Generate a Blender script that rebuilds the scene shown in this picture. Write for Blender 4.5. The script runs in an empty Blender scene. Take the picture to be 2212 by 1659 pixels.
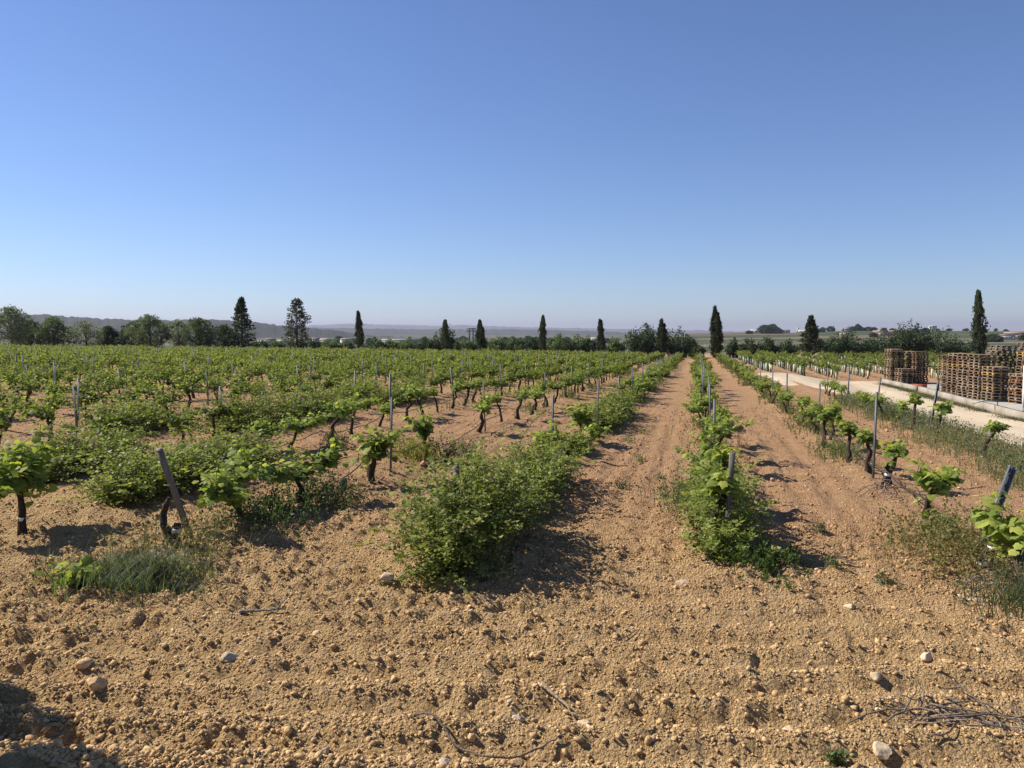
import bpy, math, random
import numpy as np

# ------------------------------------------------------------------ camera, light, exposure
SC = bpy.context.scene
COL = SC.collection
R = math.radians
CAM_H = 2.25
cd = bpy.data.cameras.new('camera'); CAM = bpy.data.objects.new('camera', cd); COL.objects.link(CAM)
cd.sensor_width = 36.0
cd.lens = 36.0 * 1726.0 / 2212.0
cd.clip_start = 0.05; cd.clip_end = 60000
CAM.location = (0, 0, CAM_H)
CAM.rotation_euler = (R(90 - 3.63), 0, R(13.1))
SC.camera = CAM

SUN_EL, SUN_AZ = 41.0, -83.0          # azimuth measured from +Y towards +X
sd = (math.sin(R(SUN_AZ)) * math.cos(R(SUN_EL)), math.cos(R(SUN_AZ)) * math.cos(R(SUN_EL)), math.sin(R(SUN_EL)))
W = bpy.data.worlds.new('World'); SC.world = W; W.use_nodes = True
wn = W.node_tree; wn.nodes.clear()
sky = wn.nodes.new('ShaderNodeTexSky'); sky.sky_type = 'NISHITA'; sky.sun_disc = False
sky.sun_elevation = R(SUN_EL); sky.sun_rotation = R(SUN_AZ)
sky.altitude = 700; sky.air_density = 1.0; sky.dust_density = 0.12; sky.ozone_density = 1.6
bg = wn.nodes.new('ShaderNodeBackground'); bg.inputs['Strength'].default_value = 0.064
wo = wn.nodes.new('ShaderNodeOutputWorld')
tint = wn.nodes.new('ShaderNodeMix'); tint.data_type = 'RGBA'; tint.blend_type = 'MULTIPLY'; tint.inputs[0].default_value = 1.0
tint.inputs[7].default_value = (0.82, 0.955, 1.27, 1)
wn.links.new(sky.outputs[0], tint.inputs[6]); wn.links.new(tint.outputs[2], bg.inputs[0]); wn.links.new(bg.outputs[0], wo.inputs[0])
sl = bpy.data.lights.new('sun', 'SUN'); sl.energy = 5.0; sl.angle = R(0.53); sl.color = (1.0, 0.93, 0.81)
SUN = bpy.data.objects.new('sun', sl); COL.objects.link(SUN)
SUN.rotation_euler = (R(90 - SUN_EL), 0, R(-SUN_AZ + 180))
SUN.location = (-20, 0, 20)
vs = SC.view_settings
vs.view_transform = 'Standard'; vs.look = 'None'; vs.gamma = 1; vs.exposure = 0.66; vs.use_curve_mapping = False
SC.render.engine = 'CYCLES'
SC.cycles.use_denoising = True
SC.cycles.max_bounces = 6; SC.cycles.diffuse_bounces = 3; SC.cycles.glossy_bounces = 2
SC.cycles.transmission_bounces = 4; SC.cycles.volume_bounces = 1; SC.cycles.transparent_max_bounces = 8

# ------------------------------------------------------------------ helpers
RNG = np.random.default_rng(7)
PI = math.pi


def sstep(a, b, x):
    t = np.clip((np.asarray(x, float) - a) / (b - a), 0, 1)
    return t * t * (3 - 2 * t)


def _hash(ix, iy, s):
    with np.errstate(over='ignore'):
        h = (ix.astype(np.int64) * 374761393 + iy.astype(np.int64) * 668265263 + s * 1274126177) & 0x7fffffff
        h = ((h ^ (h >> 13)) * 1274126177) & 0x7fffffff
        h = (h ^ (h >> 16)) & 0xffff
    return h / 65535.0


def vnoise(x, y, s=0):
    x = np.asarray(x, float); y = np.asarray(y, float)
    ix = np.floor(x); iy = np.floor(y); fx = x - ix; fy = y - iy
    fx = fx * fx * (3 - 2 * fx); fy = fy * fy * (3 - 2 * fy)
    a = _hash(ix, iy, s); b = _hash(ix + 1, iy, s); c = _hash(ix, iy + 1, s); d = _hash(ix + 1, iy + 1, s)
    return (a * (1 - fx) + b * fx) * (1 - fy) + (c * (1 - fx) + d * fx) * fy


ROWX = {'A': 0.25, 'B': -2.35, 'C': 2.82, 'D': 5.45, 'E': -5.0, 'F': -7.7}
LEFT_ROWS = [-10.3 - 2.6 * i for i in range(37)]
ALLX = np.array(list(ROWX.values()) + LEFT_ROWS)


def field_end(x):
    return 112.0 + 0.10 * np.minimum(x, 0)


def gz(x, y):
    """the ground without clods and furrows"""
    x = np.asarray(x, float); y = np.asarray(y, float)
    zf = -0.0135 * y + 0.00002 * y * y * (y > 0) - 0.008 * np.clip(x, -110, 0)
    zr = -1.35 * sstep(-10, 42, y)
    w = sstep(6, 10.5, x)
    zn = zf * (1 - w) + zr * w
    r = np.hypot(x, y); b = np.degrees(np.arctan2(x, y))
    t = sstep(128, 520, r)
    zv = -10.0 + 3.5 * sstep(-6, 6, b)
    z = np.where(r > 120, np.where(t > 0, 0, 0) + 0.0, 0) + zn * (1 - t) + zv * t
    # plateau on the right of the rows
    plat = np.interp(b, [-4, -2.2, -0.9, 0.7, 5.9, 8.2, 10.2, 14.2, 19.5, 40], [0, 4, 10, 10.5, 9.5, 12.5, 13.5, 13.6, 12.4, 12])
    z = z + plat * sstep(420, 1450, r) * (1 - sstep(1500, 3200, r))
    z = z + sstep(200, 900, r) * (vnoise(x / 260, y / 260, 3) - 0.5) * 2.2
    return z


def gzs(x, y):
    return float(gz(np.array([x]), np.array([y]))[0])


class MB:
    """collects pieces; build() links them as one mesh object"""
    def __init__(self):
        self.v = []; self.f3 = []; self.f4 = []; self.m3 = []; self.m4 = []; self.c = []; self.n = 0

    def add(self, v, f, col=(1, 1, 1), mat=0):
        v = np.asarray(v, np.float32).reshape(-1, 3); f = np.asarray(f, np.int64)
        if len(v) == 0 or len(f) == 0:
            return self
        c = np.asarray(col, np.float32)
        if c.ndim == 1:
            c = np.tile(c, (len(v), 1))
        self.v.append(v); self.c.append(c)
        if f.shape[1] == 3:
            self.f3.append(f + self.n); self.m3.append(np.full(len(f), mat))
        else:
            self.f4.append(f + self.n); self.m4.append(np.full(len(f), mat))
        self.n += len(v)
        return self

    def merge(self, o, M=None, off=(0, 0, 0), tint=1.0):
        """append another MB, rotated by 3x3 M and moved"""
        base = self.n
        for v, c in zip(o.v, o.c):
            w = v if M is None else v @ np.asarray(M, np.float32).T
            self.v.append(w + np.asarray(off, np.float32)); self.c.append(c * tint)
        for f, m in zip(o.f3, o.m3):
            self.f3.append(f + base); self.m3.append(m)
        for f, m in zip(o.f4, o.m4):
            self.f4.append(f + base); self.m4.append(m)
        self.n += o.n
        return self

    def mesh(self, name, mats, smooth=False):
        me = bpy.data.meshes.new(name)
        v = np.concatenate(self.v).astype(np.float32)
        f3 = np.concatenate(self.f3) if self.f3 else np.zeros((0, 3), np.int64)
        f4 = np.concatenate(self.f4) if self.f4 else np.zeros((0, 4), np.int64)
        mi = np.concatenate(self.m3 + self.m4) if (self.m3 or self.m4) else np.zeros(0)
        loops = np.concatenate([f3.ravel(), f4.ravel()]).astype(np.int32)
        nf = len(f3) + len(f4)
        starts = np.concatenate([np.arange(len(f3)) * 3, len(f3) * 3 + np.arange(len(f4)) * 4]).astype(np.int32)
        me.vertices.add(len(v)); me.loops.add(len(loops)); me.polygons.add(nf)
        me.vertices.foreach_set('co', v.ravel())
        me.loops.foreach_set('vertex_index', loops)
        me.polygons.foreach_set('loop_start', starts)
        me.polygons.foreach_set('material_index', mi.astype(np.int32))
        if smooth:
            me.polygons.foreach_set('use_smooth', np.ones(nf, bool))
        a = me.attributes.new('col', 'FLOAT_COLOR', 'POINT')
        c = np.concatenate(self.c); c4 = np.ones((len(c), 4), np.float32); c4[:, :3] = c
        a.data.foreach_set('color', c4.ravel())
        for m in (mats if isinstance(mats, (list, tuple)) else [mats]):
            me.materials.append(m)
        me.update(calc_edges=True)
        return me

    def build(self, name, mats, parent=None, smooth=False, loc=None, rot=None):
        o = bpy.data.objects.new(name, self.mesh(name, mats, smooth)); COL.objects.link(o)
        if parent is not None:
            o.parent = parent
        if loc is not None:
            o.location = loc
        if rot is not None:
            o.rotation_euler = rot
        return o


def tag(o, label=None, cat=None, group=None, kind=None):
    if label: o['label'] = label
    if cat: o['category'] = cat
    if group: o['group'] = group
    if kind: o['kind'] = kind
    return o


def empty(name, loc, rz=0.0, scale=1.0):
    o = bpy.data.objects.new(name, None); COL.objects.link(o)
    o.location = loc; o.rotation_euler = (0, 0, rz); o.scale = (scale, scale, scale)
    o.empty_display_size = 0.1
    return o


def link(name, me, parent=None, loc=None, rot=None, scale=None):
    o = bpy.data.objects.new(name, me); COL.objects.link(o)
    if parent is not None: o.parent = parent
    if loc is not None: o.location = loc
    if rot is not None: o.rotation_euler = rot
    if scale is not None: o.scale = (scale,) * 3 if not hasattr(scale, '__len__') else scale
    return o


def box(mb, c, s, col=(1, 1, 1), mat=0, M=None):
    x, y, z = np.array(s) / 2
    v = np.array([(-x, -y, -z), (x, -y, -z), (x, y, -z), (-x, y, -z), (-x, -y, z), (x, -y, z), (x, y, z), (-x, y, z)])
    if M is not None:
        v = v @ np.asarray(M).T
    mb.add(v + np.array(c), [(0, 3, 2, 1), (4, 5, 6, 7), (0, 1, 5, 4), (1, 2, 6, 5), (2, 3, 7, 6), (3, 0, 4, 7)], col, mat)


def tube(mb, pts, rad, n=7, col=(1, 1, 1), mat=0, rng=None, rough=0.0, cap=True):
    pts = np.asarray(pts, float); k = len(pts)
    rad = np.full(k, rad) if np.isscalar(rad) else np.asarray(rad, float)
    t = np.gradient(pts, axis=0); t /= np.linalg.norm(t, axis=1)[:, None] + 1e-9
    ref = np.array([0.31, 0.95, 0.1]) if abs(t[0, 1]) < 0.8 else np.array([0.95, 0.1, 0.31])
    a = np.cross(t, ref); a /= np.linalg.norm(a, axis=1)[:, None] + 1e-9
    b = np.cross(t, a)
    th = np.arange(n) * 2 * PI / n
    rr = rad[:, None] * np.ones((1, n))
    if rng is not None and rough:
        rr = rr * (1 + rough * (rng.random((k, n)) - 0.5) * 2)
    v = pts[:, None] + rr[:, :, None] * (np.cos(th)[None, :, None] * a[:, None] + np.sin(th)[None, :, None] * b[:, None])
    v = v.reshape(-1, 3)
    i = np.arange(k - 1)[:, None] * n; j = np.arange(n)[None]; j2 = (j + 1) % n
    f = np.stack([i + j, i + j2, i + n + j2, i + n + j], -1).reshape(-1, 4)
    if cap:
        v = np.concatenate([v, pts[:1], pts[-1:]])
        base = k * n
        f3 = [(base, (q + 1) % n, q) for q in range(n)] + [(base + 1, (k - 1) * n + q, (k - 1) * n + (q + 1) % n) for q in range(n)]
        mb.add(v, f, col, mat)
        mb.f3.append(np.array(f3, np.int64) + mb.n - len(v)); mb.m3.append(np.full(len(f3), mat))
    else:
        mb.add(v, f, col, mat)


def unit(v):
    v = np.asarray(v, float)
    return v / (np.linalg.norm(v, axis=-1, keepdims=True) + 1e-9)


# leaf outlines in their own plane: u across, v from the stalk to the tip, w = cup
_o = [(0, 0), (-.28, -.14), (-.52, .10), (-.45, .32), (-.50, .60), (-.27, .74), (0, 1.0), (.27, .74), (.50, .60), (.45, .32), (.52, .10), (.28, -.14)]
LEAF_V = np.array([(0, .36, .05)] + [(u, v, -.10 * abs(u) - .22 * max(0, v - .4) ** 2) for u, v in _o])
LEAF_F = np.array([(0, 1 + i, 1 + (i + 1) % 12) for i in range(12)])
MID_V = np.array([(0, 0, 0), (-.5, .35, -.07), (-.25, .8, -.08), (0, 1, -.12), (.25, .8, -.08), (.5, .35, -.07), (0, .45, .05)])
MID_F = np.array([(6, 0, 1), (6, 1, 2), (6, 2, 3), (6, 3, 4), (6, 4, 5), (6, 5, 0)])
DIA_V = np.array([(0, 0, 0), (-.32, .45, -.06), (0, 1, 0), (.32, .45, -.06)])
DIA_F = np.array([(0, 2, 1), (0, 3, 2)])
LOW_V = np.array([(-.5, .0, 0), (.5, .0, 0), (.38, .9, -.1), (-.38, .9, -.1)])
LOW_F = np.array([(0, 1, 2, 3)])


def leaves(mb, p, d, nrm, size, col, shape=(LEAF_V, LEAF_F), mat=0):
    """p points, d tip directions, nrm rough normals, size lengths, col Nx3"""
    V, Fc = shape
    p = np.asarray(p, float); n = len(p)
    if n == 0: return
    d = unit(d); s = np.cross(d, nrm); s = unit(s); w = np.cross(s, d)
    sz = np.asarray(size, float)[:, None, None]
    v = p[:, None] + sz * (V[None, :, 0:1] * s[:, None] + V[None, :, 1:2] * d[:, None] + V[None, :, 2:3] * w[:, None])
    f = (Fc[None] + (np.arange(n) * len(V))[:, None, None]).reshape(-1, Fc.shape[1])
    c = np.repeat(np.asarray(col, np.float32), len(V), axis=0)
    mb.add(v.reshape(-1, 3), f, c, mat)


# ------------------------------------------------------------------ materials
def nodes(name):
    m = bpy.data.materials.new(name); m.use_nodes = True
    nt = m.node_tree; nt.nodes.clear()
    out = nt.nodes.new('ShaderNodeOutputMaterial')
    return m, nt, out


def N(nt, t, **kw):
    n = nt.nodes.new(t)
    for k, v in kw.items():
        if k in n.inputs: n.inputs[k].default_value = v
        else: setattr(n, k, v)
    return n


def L(nt, a, ao, b, bi):
    nt.links.new(a.outputs[ao], b.inputs[bi])


def mixc(nt, a, b, fac, mode='MIX'):
    n = nt.nodes.new('ShaderNodeMix'); n.data_type = 'RGBA'; n.blend_type = mode
    for val, idx in ((fac, 0), (a, 6), (b, 7)):
        if isinstance(val, tuple) and hasattr(val[0], 'outputs'):
            nt.links.new(val[0].outputs[val[1]], n.inputs[idx])
        elif isinstance(val, (int, float)):
            n.inputs[idx].default_value = val
        else:
            n.inputs[idx].default_value = (*val, 1)
    return (n, 2)


def ramp(nt, src, stops):
    n = nt.nodes.new('ShaderNodeValToRGB')
    e = n.color_ramp.elements
    while len(e) < len(stops): e.new(0.5)
    for i, (p, c) in enumerate(stops):
        e[i].position = p; e[i].color = (*c, 1) if len(c) == 3 else c
    nt.links.new(src[0].outputs[src[1]], n.inputs[0])
    return (n, 0)


def noise(nt, scale, detail=4, rough=0.55, coord=None, out='Fac'):
    n = N(nt, 'ShaderNodeTexNoise'); n.inputs['Scale'].default_value = scale
    n.inputs['Detail'].default_value = detail; n.inputs['Roughness'].default_value = rough
    if coord: nt.links.new(coord[0].outputs[coord[1]], n.inputs['Vector'])
    return (n, out)


def pos(nt):
    return (N(nt, 'ShaderNodeNewGeometry'), 'Position')


def principled(nt, out, base, rough=0.9, spec=0.2, bump=None, metal=0.0):
    b = N(nt, 'ShaderNodeBsdfPrincipled')
    if isinstance(base, tuple) and hasattr(base[0], 'outputs'):
        nt.links.new(base[0].outputs[base[1]], b.inputs['Base Color'])
    else:
        b.inputs['Base Color'].default_value = (*base, 1)
    b.inputs['Roughness'].default_value = rough
    b.inputs['Specular IOR Level'].default_value = spec
    b.inputs['Metallic'].default_value = metal
    if bump:
        src, strength, dist = bump
        bn = N(nt, 'ShaderNodeBump'); bn.inputs['Strength'].default_value = strength; bn.inputs['Distance'].default_value = dist
        nt.links.new(src[0].outputs[src[1]], bn.inputs['Height'])
        nt.links.new(bn.outputs[0], b.inputs['Normal'])
    nt.links.new(b.outputs[0], out.inputs['Surface'])
    return b


def leaf_mat(name, trans=0.4, rough=0.5, spec=0.35, tgain=(1.4, 1.5, 0.75)):
    m, nt, out = nodes(name)
    at = N(nt, 'ShaderNodeAttribute'); at.attribute_name = 'col'
    oi = N(nt, 'ShaderNodeObjectInfo')
    mr = N(nt, 'ShaderNodeMapRange'); mr.inputs['To Min'].default_value = 0.85; mr.inputs['To Max'].default_value = 1.15
    L(nt, oi, 'Random', mr, 'Value')
    nz = noise(nt, 60, 2, 0.5, pos(nt))
    mr2 = N(nt, 'ShaderNodeMapRange'); mr2.inputs['To Min'].default_value = 0.75; mr2.inputs['To Max'].default_value = 1.25
    nt.links.new(nz[0].outputs[0], mr2.inputs['Value'])
    mu = N(nt, 'ShaderNodeMath', operation='MULTIPLY'); L(nt, mr, 0, mu, 0); L(nt, mr2, 0, mu, 1)
    vm = N(nt, 'ShaderNodeVectorMath', operation='SCALE'); L(nt, at, 'Color', vm, 0); nt.links.new(mu.outputs[0], vm.inputs['Scale'])
    b = N(nt, 'ShaderNodeBsdfPrincipled'); L(nt, vm, 0, b, 'Base Color')
    b.inputs['Roughness'].default_value = rough; b.inputs['Specular IOR Level'].default_value = spec
    tv = N(nt, 'ShaderNodeVectorMath', operation='MULTIPLY'); L(nt, vm, 0, tv, 0); tv.inputs[1].default_value = tgain
    tr = N(nt, 'ShaderNodeBsdfTranslucent'); L(nt, tv, 0, tr, 'Color')
    mx = N(nt, 'ShaderNodeMixShader'); mx.inputs[0].default_value = trans
    L(nt, b, 0, mx, 1); L(nt, tr, 0, mx, 2); L(nt, mx, 0, out, 'Surface')
    return m


def attr_mat(name, rough=0.85, spec=0.25, nscale=30, amp=0.35, bump=0.3, bd=0.01, metal=0.0, stretch=None):
    """colour from the mesh's own 'col' attribute, varied by noise"""
    m, nt, out = nodes(name)
    at = N(nt, 'ShaderNodeAttribute'); at.attribute_name = 'col'
    tc = N(nt, 'ShaderNodeTexCoord')
    co = (tc, 'Object')
    if stretch:
        mp = N(nt, 'ShaderNodeMapping'); mp.inputs['Scale'].default_value = stretch
        L(nt, tc, 'Object', mp, 'Vector'); co = (mp, 0)
    nz = noise(nt, nscale, 5, 0.6, co)
    mr = N(nt, 'ShaderNodeMapRange'); mr.inputs['From Min'].default_value = .25; mr.inputs['From Max'].default_value = .75
    mr.inputs['To Min'].default_value = 1 - amp; mr.inputs['To Max'].default_value = 1 + amp
    nt.links.new(nz[0].outputs[0], mr.inputs['Value'])
    oi = N(nt, 'ShaderNodeObjectInfo')
    m2 = N(nt, 'ShaderNodeMapRange'); m2.inputs['To Min'].default_value = .85; m2.inputs['To Max'].default_value = 1.15
    L(nt, oi, 'Random', m2, 'Value')
    mu = N(nt, 'ShaderNodeMath', operation='MULTIPLY'); L(nt, mr, 0, mu, 0); L(nt, m2, 0, mu, 1)
    vm = N(nt, 'ShaderNodeVectorMath', operation='SCALE'); L(nt, at, 'Color', vm, 0); nt.links.new(mu.outputs[0], vm.inputs['Scale'])
    principled(nt, out, (vm, 0), rough, spec, (nz, bump, bd) if bump else None, metal)
    return m


def soil_mat():
    m, nt, out = nodes('tilled_soil')
    P = pos(nt)
    at = N(nt, 'ShaderNodeAttribute'); at.attribute_name = 'col'       # r: share of red vineyard earth
    sp = N(nt, 'ShaderNodeSeparateColor'); L(nt, at, 'Color', sp, 0)
    big = noise(nt, 0.55, 5, 0.6, P)
    mid = noise(nt, 5.0, 5, 0.65, P)
    fine = noise(nt, 42, 6, 0.7, P)
    tan = ramp(nt, mid, [(.25, (.47, .298, .138)), (.5, (.585, .390, .190)), (.78, (.68, .48, .26))])
    red = ramp(nt, mid, [(.25, (.38, .21, .108)), (.5, (.50, .295, .160)), (.78, (.60, .385, .225))])
    ad = N(nt, 'ShaderNodeMath', operation='MULTIPLY_ADD'); nt.links.new(big[0].outputs[0], ad.inputs[0]); ad.inputs[1].default_value = .5; L(nt, sp, 0, ad, 2)
    sb = N(nt, 'ShaderNodeMath', operation='SUBTRACT'); L(nt, ad, 0, sb, 0); sb.inputs[1].default_value = .25; sb.use_clamp = True
    base = mixc(nt, tan, red, (sb, 0))
    spk = ramp(nt, fine, [(.30, (.70, .68, .66)), (.5, (1, 1, 1)), (.72, (1.18, 1.18, 1.2))])
    base = mixc(nt, base, spk, 1.0, 'MULTIPLY')
    hb = noise(nt, 95, 5, 0.75, P)
    add = N(nt, 'ShaderNodeMath', operation='ADD'); nt.links.new(fine[0].outputs[0], add.inputs[0]); nt.links.new(hb[0].outputs[0], add.inputs[1])
    for sc, wt in ((38, 1.3), (85, .7)):                 # crumbs
        vo = N(nt, 'ShaderNodeTexVoronoi'); vo.inputs['Scale'].default_value = sc; nt.links.new(P[0].outputs[P[1]], vo.inputs['Vector'])
        ma = N(nt, 'ShaderNodeMath', operation='MULTIPLY_ADD'); L(nt, vo, 'Distance', ma, 0); ma.inputs[1].default_value = -wt; L(nt, add, 0, ma, 2)
        add = ma
    principled(nt, out, base, 0.95, 0.1, ((add, 0), 1.0, 0.035))
    return m


def farm_mat():
    m, nt, out = nodes('farmland')
    P = pos(nt)
    mp = N(nt, 'ShaderNodeMapping'); mp.inputs['Scale'].default_value = (1 / 210, 1 / 75, 0); mp.inputs['Rotation'].default_value = (0, 0, .18)
    nt.links.new(P[0].outputs[P[1]], mp.inputs['Vector'])
    vo = N(nt, 'ShaderNodeTexVoronoi'); L(nt, mp, 0, vo, 'Vector'); vo.inputs['Randomness'].default_value = .8; vo.inputs['Scale'].default_value = 1
    sp = N(nt, 'ShaderNodeSeparateColor'); L(nt, vo, 'Color', sp, 0)
    c = ramp(nt, (sp, 0), [(0, (.060, .072, .038)), (.28, (.082, .092, .048)), (.45, (.125, .118, .074)), (.58, (.066, .080, .040)), (.74, (.16, .125, .085)), (.84, (.17, .155, .115)), (.92, (.088, .098, .048))])
    c[0].color_ramp.interpolation = 'CONSTANT'
    st = N(nt, 'ShaderNodeTexWave'); st.inputs['Scale'].default_value = .09; st.inputs['Distortion'].default_value = 1.5
    nt.links.new(P[0].outputs[P[1]], st.inputs['Vector'])
    g = ramp(nt, (st, 'Fac'), [(.3, (.85, .85, .85)), (.7, (1.12, 1.12, 1.1))])
    nz = noise(nt, .012, 5, .65, P)
    gg = ramp(nt, nz, [(.3, (.7, .72, .7)), (.7, (1.25, 1.22, 1.2))])
    c2 = mixc(nt, mixc(nt, c, g, 1.0, 'MULTIPLY'), gg, 1.0, 'MULTIPLY')
    principled(nt, out, c2, .95, .1)
    return m


def forest_mat(name, dark, light, scale):
    m, nt, out = nodes(name)
    P = pos(nt)
    nz = noise(nt, scale, 6, .65, P)
    c = ramp(nt, nz, [(.3, dark), (.55, tuple((a + b) / 2 for a, b in zip(dark, light))), (.75, light)])
    principled(nt, out, c, .95, .1, (nz, .8, 6.0))
    return m


def road_mat():
    m, nt, out = nodes('pale_track')
    P = pos(nt)
    mp = N(nt, 'ShaderNodeMapping'); mp.inputs['Scale'].default_value = (1, .12, 1); nt.links.new(P[0].outputs[P[1]], mp.inputs['Vector'])
    a = noise(nt, .9, 5, .6, (mp, 0)); f = noise(nt, 22, 5, .7, P)
    c = ramp(nt, a, [(.3, (.44, .345, .235)), (.5, (.52, .42, .295)), (.7, (.59, .49, .36))])
    g = ramp(nt, f, [(.3, (.85, .85, .85)), (.7, (1.12, 1.12, 1.12))])
    principled(nt, out, mixc(nt, c, g, 1.0, 'MULTIPLY'), .95, .1, (f, .5, .02))
    return m


def concrete_mat(name, base):
    m, nt, out = nodes(name)
    P = pos(nt)
    a = noise(nt, 1.3, 6, .65, P); f = noise(nt, 30, 4, .7, P)
    c = ramp(nt, a, [(.3, tuple(x * .8 for x in base)), (.6, base), (.8, tuple(min(.8, x * 1.15) for x in base))])
    principled(nt, out, c, .9, .2, (f, .3, .01))
    return m


M = dict(
    soil=soil_mat(), farm=farm_mat(), road=road_mat(),
    concrete=concrete_mat('pale_concrete', (.32, .285, .23)), yard=concrete_mat('yard_concrete', (.30, .28, .25)),
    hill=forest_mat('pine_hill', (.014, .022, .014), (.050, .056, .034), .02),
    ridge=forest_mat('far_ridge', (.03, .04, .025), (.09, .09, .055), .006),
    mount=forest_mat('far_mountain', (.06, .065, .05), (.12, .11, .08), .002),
    vleaf=leaf_mat('vine_leaf', .42, .62, .16), bleaf=leaf_mat('shrub_leaf', .35, .55, .22), tleaf=leaf_mat('tree_leaf', .3, .6, .2, (1.2, 1.3, .7)),
    bark=attr_mat('vine_bark', .95, .1, 60, .55, .9, .02, stretch=(1, 1, .3)), wood=attr_mat('weathered_wood', .9, .15, 14, .35, .4, .004, stretch=(1, .15, 1)),
    postwood=attr_mat('old_post_wood', .9, .15, 30, .4, .5, .005, stretch=(1, 1, .1)),
    stone=attr_mat('stone_surface', .92, .15, 22, .25, .6, .02), clod=attr_mat('earth_clod', .96, .08, 30, .28, .8, .02),
    steel=attr_mat('galvanised_steel', .55, .4, 18, .22, .1, .002, metal=.0, stretch=(1, 1, .2)),
    plastic=attr_mat('plastic', .5, .4, 20, .1, .0, .0), paint=attr_mat('plaster', .85, .2, 1.5, .12, .0, .0),
)

# ------------------------------------------------------------------ ground
def axis(lo, hi, a, b, step, grow):
    core = list(np.arange(a, b, step))
    up, s, x = [], step, core[-1]
    while x < hi:
        s *= grow; x += s; up.append(x)
    dn, s, x = [], step, core[0]
    while x > lo:
        s *= grow; x -= s; dn.append(x)
    return np.array(dn[::-1] + core + up)


def bandc(x, y):
    return (.974 * y - .20 * x + .35 * vnoise(x / 1.8, y / 1.8, 16)) * 2 * PI / .44


def micro(x, y):
    """clods, furrows and the ridges the vines stand on"""
    near = 1 - sstep(14, 42, np.hypot(x, y))
    nearer = 1 - sstep(9, 17, np.hypot(x, y))
    wx = x + .25 * vnoise(x * 1.1, y * 1.1, 41); wy = y + .25 * vnoise(x * 1.1, y * 1.1, 42)
    z = np.zeros_like(x)
    z += near * .040 * (vnoise(x / .9, y / .9, 11) - .5)
    z += near * .040 * np.abs(2 * vnoise(wx / .34, wy / .34, 12) - 1) ** .8
    z += near * .045 * np.abs(2 * vnoise(wx / .15, wy / .15, 13) - 1) ** .8
    z += nearer * .034 * np.abs(2 * vnoise(wx / .075, wy / .075, 14) - 1) ** .8
    z += nearer * .014 * vnoise(wx / .04, wy / .04, 18)
    patch = sstep(.35, .7, vnoise(x / 1.6, y / 1.6, 15))
    z *= .62 + .50 * patch
    head = 1 - sstep(6.0, 8.0, y + .25 * x)            # the headland is worked across the rows
    z += near * head * .040 * np.sin(bandc(x, y))
    z += near * (1 - head) * 0.016 * np.sin((x + .12 * vnoise(x / 1.5, y / 3, 17)) * 2 * PI / .43)
    d = np.min(np.abs(x[..., None] - ALLX[None, None, :12]), axis=-1) if x.ndim == 2 else np.min(np.abs(x[:, None] - ALLX[None, :12]), axis=-1)
    row = np.exp(-(d / .38) ** 2) * sstep(6.2, 7.5, y + .12 * x) * (1 - sstep(50, 70, y))
    z += .075 * row
    off = 1 - sstep(6.4, 7.4, x)
    return z * off


def gnd(x, y):
    xa = np.array([float(x)]); ya = np.array([float(y)])
    return float((gz(xa, ya) + micro(xa, ya))[0])


xs = axis(-19000, 19000, -5.6, 4.6, .025, 1.05)
ys = axis(-400, 19000, 3.2, 9.4, .025, 1.024)
ys = np.concatenate([[-400, -120, -40, -15, -6, -2, 0, 1, 1.8, 2.4, 2.8, 3.0], ys[ys > 3.19]])
X, Y = np.meshgrid(xs, ys)
Z = gz(X, Y) + micro(X, Y)
nx, ny = len(xs), len(ys)
idx = (np.arange(ny - 1)[:, None] * nx + np.arange(nx - 1)[None]).ravel()
gf = np.stack([idx, idx + 1, idx + 1 + nx, idx + nx], 1)
cxm = ((X[:-1, :-1] + X[1:, 1:]) / 2).ravel(); cym = ((Y[:-1, :-1] + Y[1:, 1:]) / 2).ravel()
far = np.hypot(cxm, cym) > 155
redness = (sstep(5.5, 13, Y + .3 * X + 1.6 * vnoise(X / 1.3, Y / 1.3, 21)) * .9).ravel()
gcol = np.stack([redness, redness, redness], 1)
mb = MB()
mb.add(np.stack([X.ravel(), Y.ravel(), Z.ravel()], 1), gf[~far], gcol, 0)
mb.f4.append(gf[far]); mb.m4.append(np.full(int(far.sum()), 1))
ground = mb.build('ground', [M['soil'], M['farm']], smooth=True)
tag(ground, 'tilled tan and reddish earth of the vineyard with fields beyond', kind='structure')


# hills on the skyline: (bearing in degrees from the rows, crest height)
def ridge(name, D, prof, mat, depth, foot, jag, label, seed):
    b = np.array([p[0] for p in prof]); h = np.array([p[1] for p in prof])
    bb = np.linspace(b[0], b[-1], 420)
    hh = np.interp(bb, b, h)
    k = np.arange(len(bb)) * 1.0
    hh = hh + jag * (vnoise(k / 3.1, k * 0, seed) - .5) + jag * .8 * (vnoise(k / 1.2, k * 0 + 5, seed) - .5)
    t = np.linspace(0, 1, 14)
    prof_t = np.concatenate([np.sin(t * PI / 2), np.cos(np.linspace(0, 1, 6)[1:] * PI / 2)])
    dist = np.concatenate([D - depth * (1 - t), D + depth * .8 * np.linspace(0, 1, 6)[1:]])
    rb = np.radians(bb)[None]; Dm = dist[:, None] + 0 * rb
    lump = (vnoise(rb * 60, Dm / depth * 4, seed + 1) - .5) * .25 * np.sin(prof_t * PI)[:, None]
    z = foot + (hh[None] - foot) * np.clip(prof_t[:, None] + lump, 0, 1.02)
    x = np.sin(rb) * Dm; y = np.cos(rb) * Dm
    nn = len(bb); ii = (np.arange(len(dist) - 1)[:, None] * nn + np.arange(nn - 1)[None]).ravel()
    f = np.stack([ii, ii + 1, ii + 1 + nn, ii + nn], 1)
    o = MB().add(np.stack([x.ravel(), y.ravel(), z.ravel()], 1), f).build(name, mat, smooth=True)
    return tag(o, label, kind='structure')


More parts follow.
